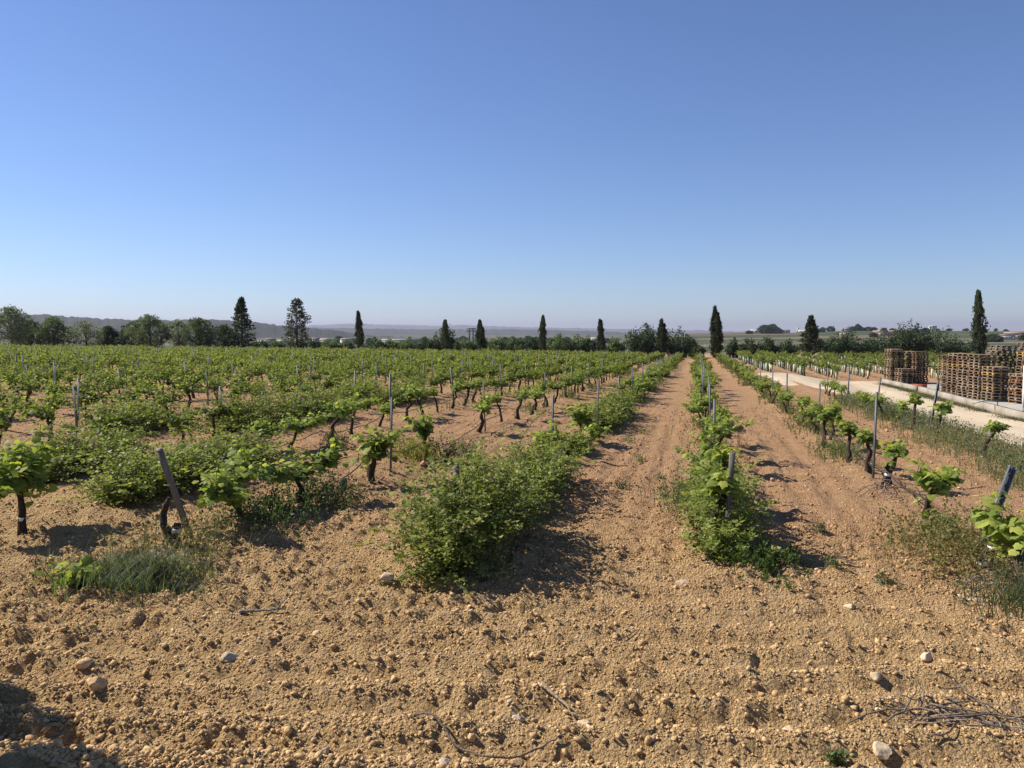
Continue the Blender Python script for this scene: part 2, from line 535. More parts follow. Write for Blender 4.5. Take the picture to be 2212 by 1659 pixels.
ridge('hills', 3200, [(-62, 60), (-49, 67.9), (-45.7, 66), (-44.3, 66.9), (-43.2, 64.4), (-42, 60.4), (-40.7, 54.5), (-39.4, 51.9), (-38, 49.1), (-33.9, 52.3), (-32.4, 49.3),
      (-30.6, 42.7), (-29.4, 34.1), (-28.2, 27.2), (-25.7, 14), (-23.1, -6), (-20, -14)], M['hill'], 900, -14, 5, 'long wooded hill sloping down behind the trees', 5)
ridge('far_hills', 6000, [(-40, 60), (-33, 54.3), (-30.6, 48.5), (-28.2, 45.7), (-26.3, 41), (-24.4, 39.6), (-19.9, 33.2), (-16.6, 33.3), (-13.3, 31.7), (-10, 26.5), (-6.7, 16), (-3.5, 5.7), (-.9, -4.5), (6, -14)],
      M['ridge'], 1300, -14, 5, 'long flat hazy ridge on the horizon', 8)
ridge('mountains', 14000, [(-42, 80), (-30.6, 110), (-27.5, 135), (-25.7, 152), (-24.1, 165), (-21.5, 150), (-18.2, 131), (-16.6, 147), (-13.3, 115), (-10, 99), (-6.7, 82.5), (-1.9, 65.6), (2.8, 33), (9, -10)],
      M['mount'], 2500, -20, 12, 'pale mountains fading into the haze', 12)

# the pale track beside the last row, opening towards the vines at its far end
yy = np.concatenate([np.arange(2, 46, .5), np.arange(46, 64.01, .4)])
xn = np.interp(yy, [0, 28, 33, 42, 46, 64], [7.4, 7.3, 6.5, 6.0, 4.4, 4.2]) + .25 * (vnoise(yy / 1.7, yy * 0, 31) - .5)
xf = np.where(yy < 60, 12.95, 12.95 + 1.0 * sstep(60, 64, yy)) + .1 * (vnoise(yy / 1.2, yy * 0, 32) - .5)
u = np.linspace(0, 1, 26)
XX = xn[:, None] + (xf - xn)[:, None] * u[None]; YY = yy[:, None] + 0 * u[None]
edge = np.minimum(np.minimum(u, 1 - u)[None] * 14, 1) * np.minimum(np.minimum(yy - 2, 64.0 - yy) * 2, 1)[:, None]
ZZ = gz(XX, YY) - .02 + .085 * edge + .03 * (vnoise(XX / 1.1, YY / 3.5, 33) - .5) * edge - .03 * np.exp(-((u[None] - .33) / .07) ** 2) * edge - .03 * np.exp(-((u[None] - .68) / .07) ** 2) * edge
nn = len(u); ii = (np.arange(len(yy) - 1)[:, None] * nn + np.arange(nn - 1)[None]).ravel()
tag(MB().add(np.stack([XX.ravel(), YY.ravel(), ZZ.ravel()], 1), np.stack([ii, ii + 1, ii + 1 + nn, ii + nn], 1)).build('dirt_road', M['road'], smooth=True),
    'pale dusty track between the last vine row and the pallet yard', kind='structure')
YZ = -1.33
mb = MB(); box(mb, (23.2, 47.5, YZ - .05), (20, 33, .1))
tag(mb.build('yard_pavement', M['yard']), 'grey concrete yard under the pallet stacks', kind='structure')

# ------------------------------------------------------------------ haze
mb = MB(); box(mb, (0, 0, 95), (37000, 37000, 260))
hz = mb.build('haze', [])
m, nt, out = nodes('haze_air')
pv = N(nt, 'ShaderNodeVolumePrincipled'); pv.inputs['Color'].default_value = (.515, .525, .70, 1)
pv.inputs['Density'].default_value = 0.8e-4; pv.inputs['Anisotropy'].default_value = .25
nt.links.new(pv.outputs[0], out.inputs['Volume'])
hz.data.materials.append(m)
tag(hz, 'thin bluish haze over the plain', kind='stuff')

#PART2
# ------------------------------------------------------------------ grapevines
ORD = ['first', 'second', 'third', 'fourth', 'fifth', 'sixth', 'seventh', 'eighth', 'ninth', 'tenth', 'eleventh', 'twelfth', 'thirteenth', 'fourteenth', 'fifteenth',
       'sixteenth', 'seventeenth', 'eighteenth', 'nineteenth', 'twentieth']
ORD += ['twenty-' + o for o in ORD[:9]] + ['thirtieth'] + ['thirty-' + o for o in ORD[:9]] + ['fortieth']
ROWTXT = {'A': 'the row between the two bare lanes', 'B': 'the row headed by the big bush', 'C': 'the row with twig heaps at its foot',
          'D': 'the weedy row beside the pale track', 'E': 'the row with the leaning wooden post', 'F': 'the row just past the leaning wooden post'}
YOUNG = np.array((.350, .380, .082)); GREEN = np.array((.180, .234, .053)); DEEP = np.array((.080, .124, .033))
BARK = (.060, .044, .034)


def vine_leafset(rng, th, spread, tall, nshoot, lean=(0, 0), lsize=.105, per=11, arms=2, droop=0.0):
    """leaf positions and the woody frame of one vine, standing at the origin with its arms along y"""
    wood = MB(); rad = .034 * (.8 + .5 * rng.random())
    k = 8; t = np.linspace(0, 1, k)
    wob = .042 * np.cumsum(rng.normal(0, 1, (k, 2)), axis=0) * .6
    tr = np.stack([lean[0] * t ** 1.3 + wob[:, 0] - wob[0, 0], lean[1] * t ** 1.3 + wob[:, 1] - wob[0, 1], -.10 + (th + .10) * t], 1)
    rr = rad * (1.45 - .75 * t + .35 * np.exp(-((t - .12) / .12) ** 2) + .25 * (rng.random(k) - .5))
    tube(wood, tr, rr, 8, BARK, 0, rng, .36)
    top = tr[-1]
    heads = []
    for a in range(arms):
        ang = (0 if a % 2 == 0 else PI) + rng.normal(0, .35) + PI / 2 + (rng.uniform(-1, 1) if arms > 2 else 0)
        ln = spread * (.55 + .5 * rng.random())
        s = np.linspace(0, 1, 5)
        arm = np.stack([top[0] + np.cos(ang) * ln * s + rng.normal(0, .012, 5), top[1] + np.sin(ang) * ln * s + rng.normal(0, .012, 5), top[2] - .02 + .09 * s + rng.normal(0, .015, 5)], 1)
        tube(wood, arm, rad * np.linspace(.75, .38, 5), 6, BARK, 0, rng, .2)
        for q in np.linspace(.05, 1, max(2, int(nshoot * 1.45) // arms)):
            heads.append((arm[0] * (1 - q) + arm[-1] * q, ang))
    P_, D_, N_, S_, C_ = [], [], [], [], []
    for h, ang in heads:
        hang = rng.random() < .34
        out = np.array([rng.normal(0, .62), rng.normal(0, .42), .85 - droop + .3 * rng.random()]) if not hang else np.array([rng.normal(0, .8), rng.normal(0, .6), rng.uniform(-.5, .35)])
        out = unit(out); ln = tall * (.45 + .95 * rng.random() ** 1.3) * (.8 if hang else 1)
        n = max(5, int(1.55 * per * ln / tall))
        bend = np.array([rng.normal(0, .25), rng.normal(0, .25), -.15 - .35 * droop])
        s = np.linspace(.06, 1, n)
        pts = h + out * ln * s[:, None] + bend * ln * (s ** 2)[:, None]
        tube(wood, np.vstack([h, pts[::3], pts[-1:]]), .0045, 4, (.16, .19, .05), 0, cap=False)
        for i in range(n):
            az = i * 2.4 + rng.normal(0, .5)
            o = np.array([math.cos(az), math.sin(az), 0])
            stalk = .03 + .05 * rng.random()
            P_.append(pts[i] + o * stalk + np.array([0, 0, .01]))
            D_.append(o * 1.0 + np.array([0, 0, -.15 - .55 * rng.random()]) + rng.normal(0, .2, 3))
            N_.append(np.array([0, 0, 1]) + o * .45 + rng.normal(0, .45, 3))
            g = s[i]
            S_.append(lsize * (1.05 - .55 * g) * (.55 + .65 * rng.random()))
            y = np.clip(g * .85 + .06 + rng.normal(0, .22), 0, 1)
            c = DEEP * (1 - 2 * y) + GREEN * (2 * y) if y < .5 else GREEN * (2 - 2 * y) + YOUNG * (2 * y - 1)
            C_.append(c * (.8 + .4 * rng.random()))
    return wood, (np.array(P_), np.array(D_), np.array(N_), np.array(S_), np.array(C_))


def mid_proto(seed, bushy=False, low=False):
    rng = np.random.default_rng(seed)
    if bushy:
        w, Lf = vine_leafset(rng, .42 + .14 * rng.random(), .46, .52, 18, (rng.normal(0, .08), rng.normal(0, .1)), .135, 10, 4, .12)
    else:
        w, Lf = vine_leafset(rng, .44 + .14 * rng.random(), .44, .30, 14, (rng.normal(0, .08), rng.normal(0, .12)), .115, 9, 2, .12)
    if low:
        fo = MB(); P_, D_, N_, S_, C_ = Lf
        sel = rng.permutation(len(P_))[:int(len(P_) * .62)]
        leaves(fo, P_[sel], D_[sel], N_[sel] + rng.normal(0, .6, N_[sel].shape), S_[sel] * 1.15, C_[sel] * .72, (LOW_V, LOW_F))
        wo = MB(); k = np.linspace(0, 1, 3)
        tube(wo, np.stack([0 * k, 0 * k, -.05 + .65 * k], 1), .045, 4, BARK, cap=False)
        return wo, fo
    fo = MB()
    if bushy: Lf = (*Lf[:2], Lf[2] + rng.normal(0, .5, Lf[2].shape), Lf[3] * .92, Lf[4] * .78)
    leaves(fo, *Lf, (MID_V, MID_F))
    return w, fo


MIDP = []
for i in range(9):
    w, f = mid_proto(100 + i); MIDP.append((w.mesh('trunk', M['bark'], True), f.mesh('foliage', M['vleaf'])))
BUSHP = []
for i in range(9):
    w, f = mid_proto(200 + i, True); BUSHP.append((w.mesh('trunk', M['bark'], True), f.mesh('foliage', M['vleaf'])))
LOWP = [mid_proto(300 + i, False, True) for i in range(5)]
LOWB = [mid_proto(320 + i, True, True) for i in range(6)]
LEAF_ME = []
for i in range(4):
    rng = np.random.default_rng(500 + i); mb = MB()
    V = LEAF_V.copy(); V[1:, :2] *= (1 + .12 * rng.normal(0, 1, (12, 2))); V[1:, 2] += .05 * rng.normal(0, 1, 12)
    c = (DEEP + GREEN) / 2 if i == 0 else GREEN if i == 1 else (GREEN + YOUNG) / 2 if i == 2 else YOUNG
    mb.add(V, LEAF_F, c); LEAF_ME.append(mb.mesh('leaf', M['vleaf']))
from mathutils import Matrix, Vector


def band(parent, wood, frac, r, th, col=(.78, .78, .75)):
    mb = MB(); tube(mb, [(0, 0, -.018), (0, 0, .018)], r, 10, col)
    v = wood.v[0]; k = 8
    ring = v[int(frac * 7) * 8:int(frac * 7) * 8 + 8]; c = ring.mean(0)
    mb.build('tie_band', M['plastic'], parent, loc=(float(c[0]), float(c[1]), float(c[2])))


def near_vine(name, label, x, y, th, spread, tall, nshoot, seed, lean=(0, 0), lsize=.11, per=11, arms=2, rz=0.0, bands=(), nleaf=0, droop=0.0, group=None, gray=False):
    rng = np.random.default_rng(seed)
    wood, Lf = vine_leafset(rng, th, spread, tall, nshoot, lean, lsize, per, arms, droop)
    e = empty(name, (x, y, gnd(x, y)), rz)
    tag(e, label, 'grapevine', group)
    if gray:
        wood.c = [c * np.array((1.9, 2.0, 2.1)) if i == 0 else c for i, c in enumerate(wood.c)]
    wood.build('trunk', M['bark'], e, True)
    P_, D_, N_, S_, C_ = Lf
    n = len(P_)
    if nleaf:
        big = np.argsort(-S_ * (.4 + (P_ @ np.array((-.1, -.75, .5)) - (P_ @ np.array((-.1, -.75, .5))).min())))[:nleaf]
        rest = np.setdiff1d(np.arange(n), big)
        for i in big:
            d = unit(D_[i]); s = unit(np.cross(d, N_[i])); w_ = np.cross(s, d)
            lum = C_[i][1]
            me = LEAF_ME[0 if lum < .13 else 1 if lum < .20 else 2 if lum < .27 else 3]
            o = link('leaf', me, e)
            m4 = Matrix(((s[0], d[0], w_[0], P_[i][0]), (s[1], d[1], w_[1], P_[i][1]), (s[2], d[2], w_[2], P_[i][2]), (0, 0, 0, 1)))
            sz = float(S_[i])
            o.matrix_local = m4 @ Matrix.Diagonal((sz, sz, sz, 1))
    else:
        rest = np.arange(n)
    if len(rest):
        fo = MB(); leaves(fo, P_[rest], D_[rest], N_[rest], S_[rest], C_[rest])
        tag(fo.build('foliage', M['vleaf'], e), kind='stuff')
    for fr in bands:
        band(e, wood, fr, .052 if fr < .4 else .045, th)
    return e


# vines told apart one by one in the front of the field
NV = 'grapevine'
near_vine(NV, 'thick dark grapevine with a white band at the very edge of the picture', -7.22, 7.25, .60, .85, .50, 26, 1, (-.10, .05), .15, 12, 3, 0, (.45,), 45)
near_vine(NV, 'grapevine spreading leafy arms behind the leaning wooden post', -5.05, 8.2, .40, 1.05, .32, 26, 2, (-.16, -.22), .14, 10, 2, 0, (.2,), 50)
near_vine(NV, 'forked grapevine following the one behind the leaning wooden post', -5.0, 9.5, .42, .95, .28, 22, 3, (-.05, -.16), .13, 10, 2, 0, (), 40)
near_vine(NV, 'grapevine with two white bands beside the tall grey post and drip hose', -4.86, 11.35, .46, .22, .60, 14, 4, (.03, .0), .135, 12, 2, 0, (.2, .42), 40, .12)
near_vine(NV, 'crooked grapevine with yellowish weeds round its trunk by the drip hose', -4.82, 13.8, .52, .26, .30, 12, 5, (-.10, .05), .11, 10, 2)
near_vine(NV, 'round-headed little grapevine standing alone by a grey post', -5.05, 18.2, .55, .38, .26, 14, 6, (.0, .02), .12, 9, 2, 0, (.2,))
near_vine(NV, 'grapevine with wide arms past the leafy bushes, before the gap', -7.95, 13.5, .40, .62, .30, 18, 7, (.0, .08), .13, 9, 2)
near_vine(NV, 'grapevine with a low green head between two wide-armed ones', -7.85, 14.4, .42, .62, .28, 18, 8, (.05, .02), .13, 9, 2, 0, (.15,))
near_vine(NV, 'bent grapevine with a white band at the end of three joined heads', -7.65, 15.6, .55, .62, .34, 18, 9, (.16, .12), .13, 9, 2, 0, (.25,))
near_vine(NV, 'low leafy grapevine sprawling at the back of the big bush', -2.55, 13.9, .30, .36, .36, 16, 10, (-.05, .1), .14, 10, 3)
near_vine(NV, 'grapevine with leafy head and foot behind the big bush', -2.35, 16.8, .48, .34, .42, 16, 11, (.0, .05), .135, 10, 2)
near_vine(NV, 'leafy low shoots of a grapevine on the lane edge by a post', -2.22, 17.4, .16, .24, .26, 12, 12, (0, 0), .13, 9, 3)
near_vine(NV, 'old twisted grapevine against the short wooden post between the lanes', .05, 8.45, .60, .20, .24, 12, 13, (.24, .10), .14, 10, 2, 0, (), 40)
near_vine(NV, 'grapevine topping the weeds behind the short wooden post', .15, 10.6, .55, .34, .40, 16, 14, (.05, .1), .14, 10, 2, 0, (), 30)
near_vine(NV, 'grey-trunked grapevine with big leaves cut by the picture edge', 2.95, 7.75, .42, .24, .36, 9, 15, (-.30, .22), .15, 9, 2, 0, (), 45, .18, None, True)
near_vine(NV, 'slanting grapevine with drooping yellow-green leaves beyond the weeds', 2.58, 10.2, .56, .40, .26, 11, 16, (.24, -.02), .135, 8, 2, -1.1, (), 50, .40)
near_vine(NV, 'low green sucker at the foot of the slanting grapevine', 2.62, 9.75, .10, .14, .24, 8, 17, (0, 0), .13, 8, 3)
near_vine(NV, 'two-banded dark vine stump among weeds near the leaning grey post', 2.66, 8.25, .40, .05, .10, 3, 18, (.03, .02), .09, 5, 2, 0, (.3, .7))
near_vine(NV, 'grapevine bowed over to the side at the tall grey post', 2.9, 13.2, .50, .30, .20, 9, 19, (.16, -.12), .12, 9, 2, -.5, (), 30)
near_vine(NV, 'short vine stump with a white band at the tall grey post', 2.72, 12.85, .32, .04, .06, 2, 20, (.12, .05), .06, 4, 2, 0, (.75,))
near_vine(NV, 'thin grapevine just behind the tall grey post with twig heap', 2.78, 14.3, .52, .22, .22, 8, 21, (.02, .02), .12, 9, 2)
near_vine(NV, 'grapevine with a black-and-white banded foot behind the tall grey post', 2.74, 15.3, .55, .24, .24, 8, 22, (-.05, .0), .12, 9, 2, 0, (.2,))
near_vine(NV, 'grapevine with a curled dark trunk before the second grey post', 2.72, 17.6, .62, .46, .28, 14, 23, (-.06, .2), .12, 9, 2)
near_vine(NV, 'slanting grapevine with a yellowish head at the weedy track side', 5.3, 16.8, .55, .26, .16, 8, 24, (.28, .05), .12, 8, 2, -.6, (.12, .22), 0)
near_vine(NV, 'drooping grapevine at the leaning post by the track', 5.45, 20.2, .60, .22, .28, 9, 25, (.10, .0), .13, 9, 2, 0, (), 0, .45)
near_vine(NV, 'small-headed grapevine in the weeds before the leaning track post', 5.35, 22.0, .70, .22, .20, 9, 26, (0, .05), .11, 8, 2)

e = empty('dead_vine', (-5.3, 7.15, gnd(-5.3, 7.15)))
tag(e, 'leafless curved black vine with white band by the leaning post', 'dead vine')
mb = MB(); rng = np.random.default_rng(31)
tube(mb, [(.10, 0, -.08), (.08, 0, .04), (0, 0, .12), (-.07, .0, .22), (-.09, .02, .32), (-.06, .03, .42), (-.03, .04, .50)], [.06, .055, .05, .04, .035, .028, .02], 9, BARK, 0, rng, .2)
tube(mb, [(.02, 0, .08), (.07, .01, .16), (.08, .02, .24)], [.045, .045, .04], 8, BARK, 0, rng, .2)
mb.build('trunk', M['bark'], e, True)
mb = MB(); tube(mb, [(.068, .008, .150), (.072, .012, .185)], .054, 10, (.78, .78, .75)); mb.build('tie_band', M['plastic'], e)
mb = MB(); rng = np.random.default_rng(32)
tube(mb, [(0, 0, -.1), (.0, .01, .05), (.02, .0, .16), (.01, .02, .22)], [.07, .06, .06, .05], 9, (.10, .09, .07), 0, rng, .25)
tag(mb.build('vine_stump', M['bark'], smooth=True, loc=(-4.86, 10.3, gnd(-4.86, 10.3))), 'short grey cut stump on open earth before the banded vine', 'stump')

# where bushes stand along a row, no vines are planted: row -> [(y0, y1)]
BUSHES = []   # x, y0, y1, width, height, shoots, label
BUSHES += [
    (-2.24, 6.55, 9.2, 1.05, 1.10, 360, 'big round small-leaved bush at the front of the lanes', 1),
    (-2.25, 9.0, 12.8, .85, .80, 300, 'trailing back half of the bush joined behind the big round one', 2),
    (.28, 7.8, 11.2, .74, .72, 270, 'dark tangled bush round the short wooden post between the lanes', 3),
    (-7.35, 8.7, 10.6, 1.15, .72, 220, 'small-leaved bush behind the leaning wooden post', 4),
    (-7.5, 10.4, 12.6, 1.25, .85, 260, 'taller bush behind and beyond the leaning wooden post', 5),
    (-9.9, 9.8, 12.6, 1.20, .75, 230, 'bush behind the white-banded vine at the picture edge', 6),
    (-10.6, 16.4, 19.0, 1.8, 1.05, 260, 'wide yellow-green bush behind the lone metal post', 7),
    (-10.4, 18.8, 21.6, 1.7, 1.0, 250, 'wide bush continuing the one behind the lone metal post', 8),
    (-13.0, 15.0, 17.6, 1.5, .85, 200, 'bush behind the low gap in the left of the field', 9),
    (-10.4, 25.0, 29.0, 1.5, .95, 220, 'olive bush among vine heads in the middle of the field', 10),
    (-2.4, 19.2, 22.6, .95, .78, 240, 'yellow-green bush along the lane behind the leafy-footed vine', 11),
    (-2.4, 22.4, 26.0, .90, .75, 220, 'bush farther along the lane edge, before the post', 12),
    (.28, 11.2, 13.4, .75, .5, 120, 'low weedy bush in the row between the two lanes', 13),
    (-13.0, 27, 30.5, 1.4, .95, 180, 'olive bush standing farther back in the middle of the field', 14),
    (-2.42, 29.0, 33.5, .8, .72, 170, 'long low bush past the second post of the big bush row', 16),
    (-2.42, 36.5, 41.0, .8, .7, 150, 'another low bush still farther along the lane edge', 17),
    (-2.35, 14.8, 16.4, .7, .45, 90, 'low weedy bush between the sprawling vine and the leafy-footed one', 18),
    (-2.45, 52, 56, 1.1, 1.05, 160, 'tall bush near the far end of the lane', 15),
]


def make_bush(x, y0, y1, w, h, ns, label, seed, lsize=.047, name='weed_bush', cat='bush', group='small-leaved bushes among the vines'):
    rng = np.random.default_rng(900 + seed)
    cx, cy = x, (y0 + y1) / 2; ln = y1 - y0
    e = empty(name, (cx, cy, gnd(cx, cy) - .02)); tag(e, label, cat, group)
    st = MB(); fo = MB()
    d0 = math.hypot(cx, cy); ls = lsize * (1 + max(0, d0 - 9) * .035); per = max(14, int(40 / (1 + max(0, d0 - 9) * .035))); ns = int(ns * 1.7)
    P_, D_, N_, S_, C_ = [], [], [], [], []
    lump = rng.normal(0, 1, 8)
    for i in range(ns):
        by = rng.uniform(-.44, .44) * ln; bx = rng.normal(0, .16) * w
        edge = 1 - .55 * (abs(by) / (ln * .5)) ** 3
        hh = h * edge * (.62 + .42 * (.5 + .5 * math.sin(by * 2.1 + lump[0]) * math.sin(by * 3.7 + lump[1])) + .12 * rng.normal())
        ang = rng.uniform(0, 2 * PI); reach = w * .5 * (.35 + .75 * rng.random())
        n = per; s = np.linspace(.12, 1, n)
        rise = 1 - (1 - s) ** 1.7
        lowk = rng.random()
        top = hh * (.25 + .75 * lowk)
        pts = np.stack([bx + math.cos(ang) * reach * s ** 1.2, by + math.sin(ang) * reach * .9 * s ** 1.2, top * rise - .18 * h * s ** 3 * (1 - lowk)], 1)
        if rng.random() < .05:                                   # long cane reaching out of the bush
            pts = pts * np.array((1.25, 1.12, 1.38))
        pts += np.cumsum(rng.normal(0, .008, pts.shape), axis=0)
        pts[:, 2] = np.maximum(pts[:, 2], .01)
        if i % 3 == 0:
            tube(st, np.vstack([[(bx, by, -.03)], pts[::6], pts[-1:]]), .004, 3, (.13, .10, .055), cap=False)
        az = np.arange(n) * 2.4 + rng.uniform(0, 6)
        o = np.stack([np.cos(az), np.sin(az), .25 + 0 * az], 1)
        P_.append(pts + o * .012); D_.append(o + rng.normal(0, .35, o.shape)); N_.append(np.array((0, 0, 1.)) + o * .3 + rng.normal(0, .45, o.shape))
        S_.append(ls * (.6 + .8 * rng.random(n)))
        tone = rng.random(); base = np.array((.210, .228, .056)) * tone + np.array((.110, .160, .042)) * (1 - tone)
        yl = s[:, None] ** 2 * np.array((.07, .06, .015))
        C_.append((base + yl) * (.7 + .6 * rng.random((n, 1))))
    leaves(fo, np.concatenate(P_), np.concatenate(D_), np.concatenate(N_), np.concatenate(S_), np.concatenate(C_), (DIA_V, DIA_F))
    tag(fo.build('foliage', M['bleaf'], e), kind='stuff'); tag(st.build('stems', M['bark'], e), kind='stuff')
    return e


for b in BUSHES:
    make_bush(*b)
near_end = {'A': 14.0, 'B': 27.0, 'C': 19.0, 'D': 23.5, 'E': 20.6, 'F': 17.2}
far_end = {'A': 111, 'B': 110, 'C': 112, 'D': 38.0, 'E': 110, 'F': 109.5}
plants = []   # x, y, row, bushy
rng = np.random.default_rng(77)
for r_, x0 in ROWX.items():
    y = near_end[r_]; q = 0
    while y < far_end[r_]:
        if rng.random() > .08:
            plants.append((x0 + rng.normal(0, .06), y + rng.normal(0, .1), r_, r_ in 'EF' and y > 30))
        y += 1.35 + .2 * rng.random()
for i, x0 in enumerate(LEFT_ROWS):
    y = max(7.0, -x0 * .90 - 4)
    if i == 0: y = 13.0
    if i == 1: y = 12.5
    while y < field_end(x0):
        blk = any(abs(x0 - b[0]) < .8 and b[1] - .1 < y < b[2] + .1 for b in BUSHES)
        if rng.random() > .04 and not blk:
            plants.append((x0 + rng.normal(0, .08), y + rng.normal(0, .12), i, True))
        y += 1.22 + .25 * rng.random()


def depth(x, y):
    return math.cos(R(13.1)) * y - math.sin(R(13.1)) * x


def inview(x, y, m=.06):
    zc = depth(x, y); xc = math.cos(R(13.1)) * x + math.sin(R(13.1)) * y
    return zc > 2 and abs(xc) < zc * (1106 / 1726 + m)


plants = [p for p in plants if inview(p[0], p[1], .10)]
plants.sort(key=lambda p: depth(p[0], p[1]))
NIND = 272
count = {}
for j, (x, y, r_, bushy) in enumerate(plants[:NIND]):
    k = count[r_] = count.get(r_, 0) + 1
    if isinstance(r_, str):
        if k <= 40:
            lab = f'{ORD[k - 1]} of the evenly spaced grapevines down {ROWTXT[r_]}'; grp = None
        else:
            lab = f'small grapevine well down {ROWTXT[r_]}'; grp = f'grapevines well down row {r_}'
    else:
        nm = ORD[r_] if r_ < 40 else f'{r_ + 1}th'
        if k <= 40:
            lab = f'{ORD[k - 1]} bushy grapevine from the near end of {nm} dense row past the bushes'; grp = None
        else:
            lab = f'bushy grapevine well inside the {nm} dense row past the bushes'; grp = f'vines inside the {nm} dense row'
    e = empty('grapevine', (x, y, gnd(x, y) - .01), rng.uniform(-.5, .5) + (PI if rng.random() < .5 else 0), rng.uniform(.88, 1.14) * (.84 if r_ in ('C', 'D') else 1.0))
    tag(e, lab, 'grapevine', grp)
    tm, fm = (BUSHP if bushy else MIDP)[rng.integers(9)]
    link('trunk', tm, e); tag(link('foliage', fm, e), kind='stuff')
rest = MB()
for x, y, r_, bushy in plants[NIND:]:
    w_, f_ = (LOWB[rng.integers(6)] if bushy else LOWP[rng.integers(5)])
    a = rng.uniform(0, 2 * PI); s = rng.uniform(.9, 1.2)
    Rm = s * np.array([(math.cos(a), -math.sin(a), 0), (math.sin(a), math.cos(a), 0), (0, 0, 1)])
    z = gzs(x, y)
    rest.merge(w_, Rm, (x, y, z))
    n3, n4 = len(rest.m3), len(rest.m4)
    rest.merge(f_, Rm, (x, y, z), rng.uniform(.85, 1.15))
    for q in range(n4, len(rest.m4)): rest.m4[q] = np.full(len(rest.m4[q]), 1)
tag(rest.build('distant_vines', [M['bark'], M['vleaf']]), 'dense mass of far grapevines filling the back of the field', 'vines', kind='stuff')

# young vines in pale green tubes beyond the track
TUBEP = []
for i in range(5):
    rng2 = np.random.default_rng(400 + i)
    w, Lf = vine_leafset(rng2, .62, .26, .42, 7, (0, 0), .13, 7, 2, .1)
    Lf = (*Lf[:2], Lf[2] + rng2.normal(0, .5, Lf[2].shape), Lf[3], Lf[4] * .82)
    f = MB(); leaves(f, *Lf, (MID_V, MID_F))
    t = MB(); tube(t, [(.05, .03, -.03), (.06, .03, .50 + .06 * rng2.random())], .05, 8, (.46, .60, .42))
    TUBEP.append((w, f, t, w.mesh('trunk', M['bark'], True), f.mesh('foliage', M['vleaf']), t.mesh('grow_tube', M['plastic'])))
yplants = []
for i in range(17):
    x0 = 5.4 + 2.6 * i
    y = 64.8 + rng.uniform(0, .6) if x0 > 4.5 else 52
    while y < 113:
        if rng.random() > .14: yplants.append((x0 + rng.normal(0, .07), y, i))
        y += 1.2 + .25 * rng.random()
yplants = [p for p in yplants if inview(p[0], p[1], .08) and not (10 < p[0] < 33 and p[1] < 66.5 and p[0] > 13)]
yplants.sort(key=lambda p: depth(p[0], p[1]))
cnt = {}
rest = MB()
for j, (x, y, r_) in enumerate(yplants):
    q = TUBEP[rng.integers(5)]; a = rng.uniform(0, 2 * PI); s = rng.uniform(1.1, 1.45); z = gzs(x, y)
    if j < 90:
        k = cnt[r_] = cnt.get(r_, 0) + 1
        lab = (f'{ORD[k - 1]} young vine in a green tube in tube row {ORD[r_]} across the track' if k < 40 else f'young vine in a pale green tube inside tube row {ORD[r_]} across the track')
        e = empty('young_vine', (x, y, z), a, s); tag(e, lab, 'young vine', f'tubed vines of row {ORD[r_]} across the track')
        link('trunk', q[3], e); tag(link('foliage', q[4], e), kind='stuff'); link('grow_tube', q[5], e)
    else:
        Rm = s * np.array([(math.cos(a), -math.sin(a), 0), (math.sin(a), math.cos(a), 0), (0, 0, 1)])
        for pi, mi in ((0, 0), (1, 1), (2, 2)):
            n3, n4 = len(rest.m3), len(rest.m4)
            rest.merge(q[pi], Rm, (x, y, z))
            for t_ in range(n4, len(rest.m4)): rest.m4[t_] = np.full(len(rest.m4[t_]), mi)
            for t_ in range(n3, len(rest.m3)): rest.m3[t_] = np.full(len(rest.m3[t_]), mi)
tag(rest.build('distant_young_vines', [M['bark'], M['vleaf'], M['plastic']]), 'far young vines with pale green tubes before the hedge', 'young vines', kind='stuff')

# ------------------------------------------------------------------ trellis posts
def post_mesh(h, w=.045, d=.032):
    """open galvanised channel with a row of notches"""
    mb = MB(); g = (.115, .122, .130); t = .006
    box(mb, (0, d / 2, h / 2 - .15), (w, t, h + .3), g)
    box(mb, (-w / 2 + t / 2, -.0015, h / 2 - .15), (t, d - t, h + .3), g)
    box(mb, (w / 2 - t / 2, -.0015, h / 2 - .15), (t, d - t, h + .3), g)
    for k in range(6):
        box(mb, (0, d / 2 - .005, h * (.3 + .12 * k)), (.014, .005, .03), (.05, .05, .055))
    return mb


POSTS = [post_mesh(1.15 + .06 * i).mesh('post', M['steel']) for i in range(4)]
LOWPOST = MB(); box(LOWPOST, (0, 0, .5), (.05, .04, 1.3), (.11, .115, .12))


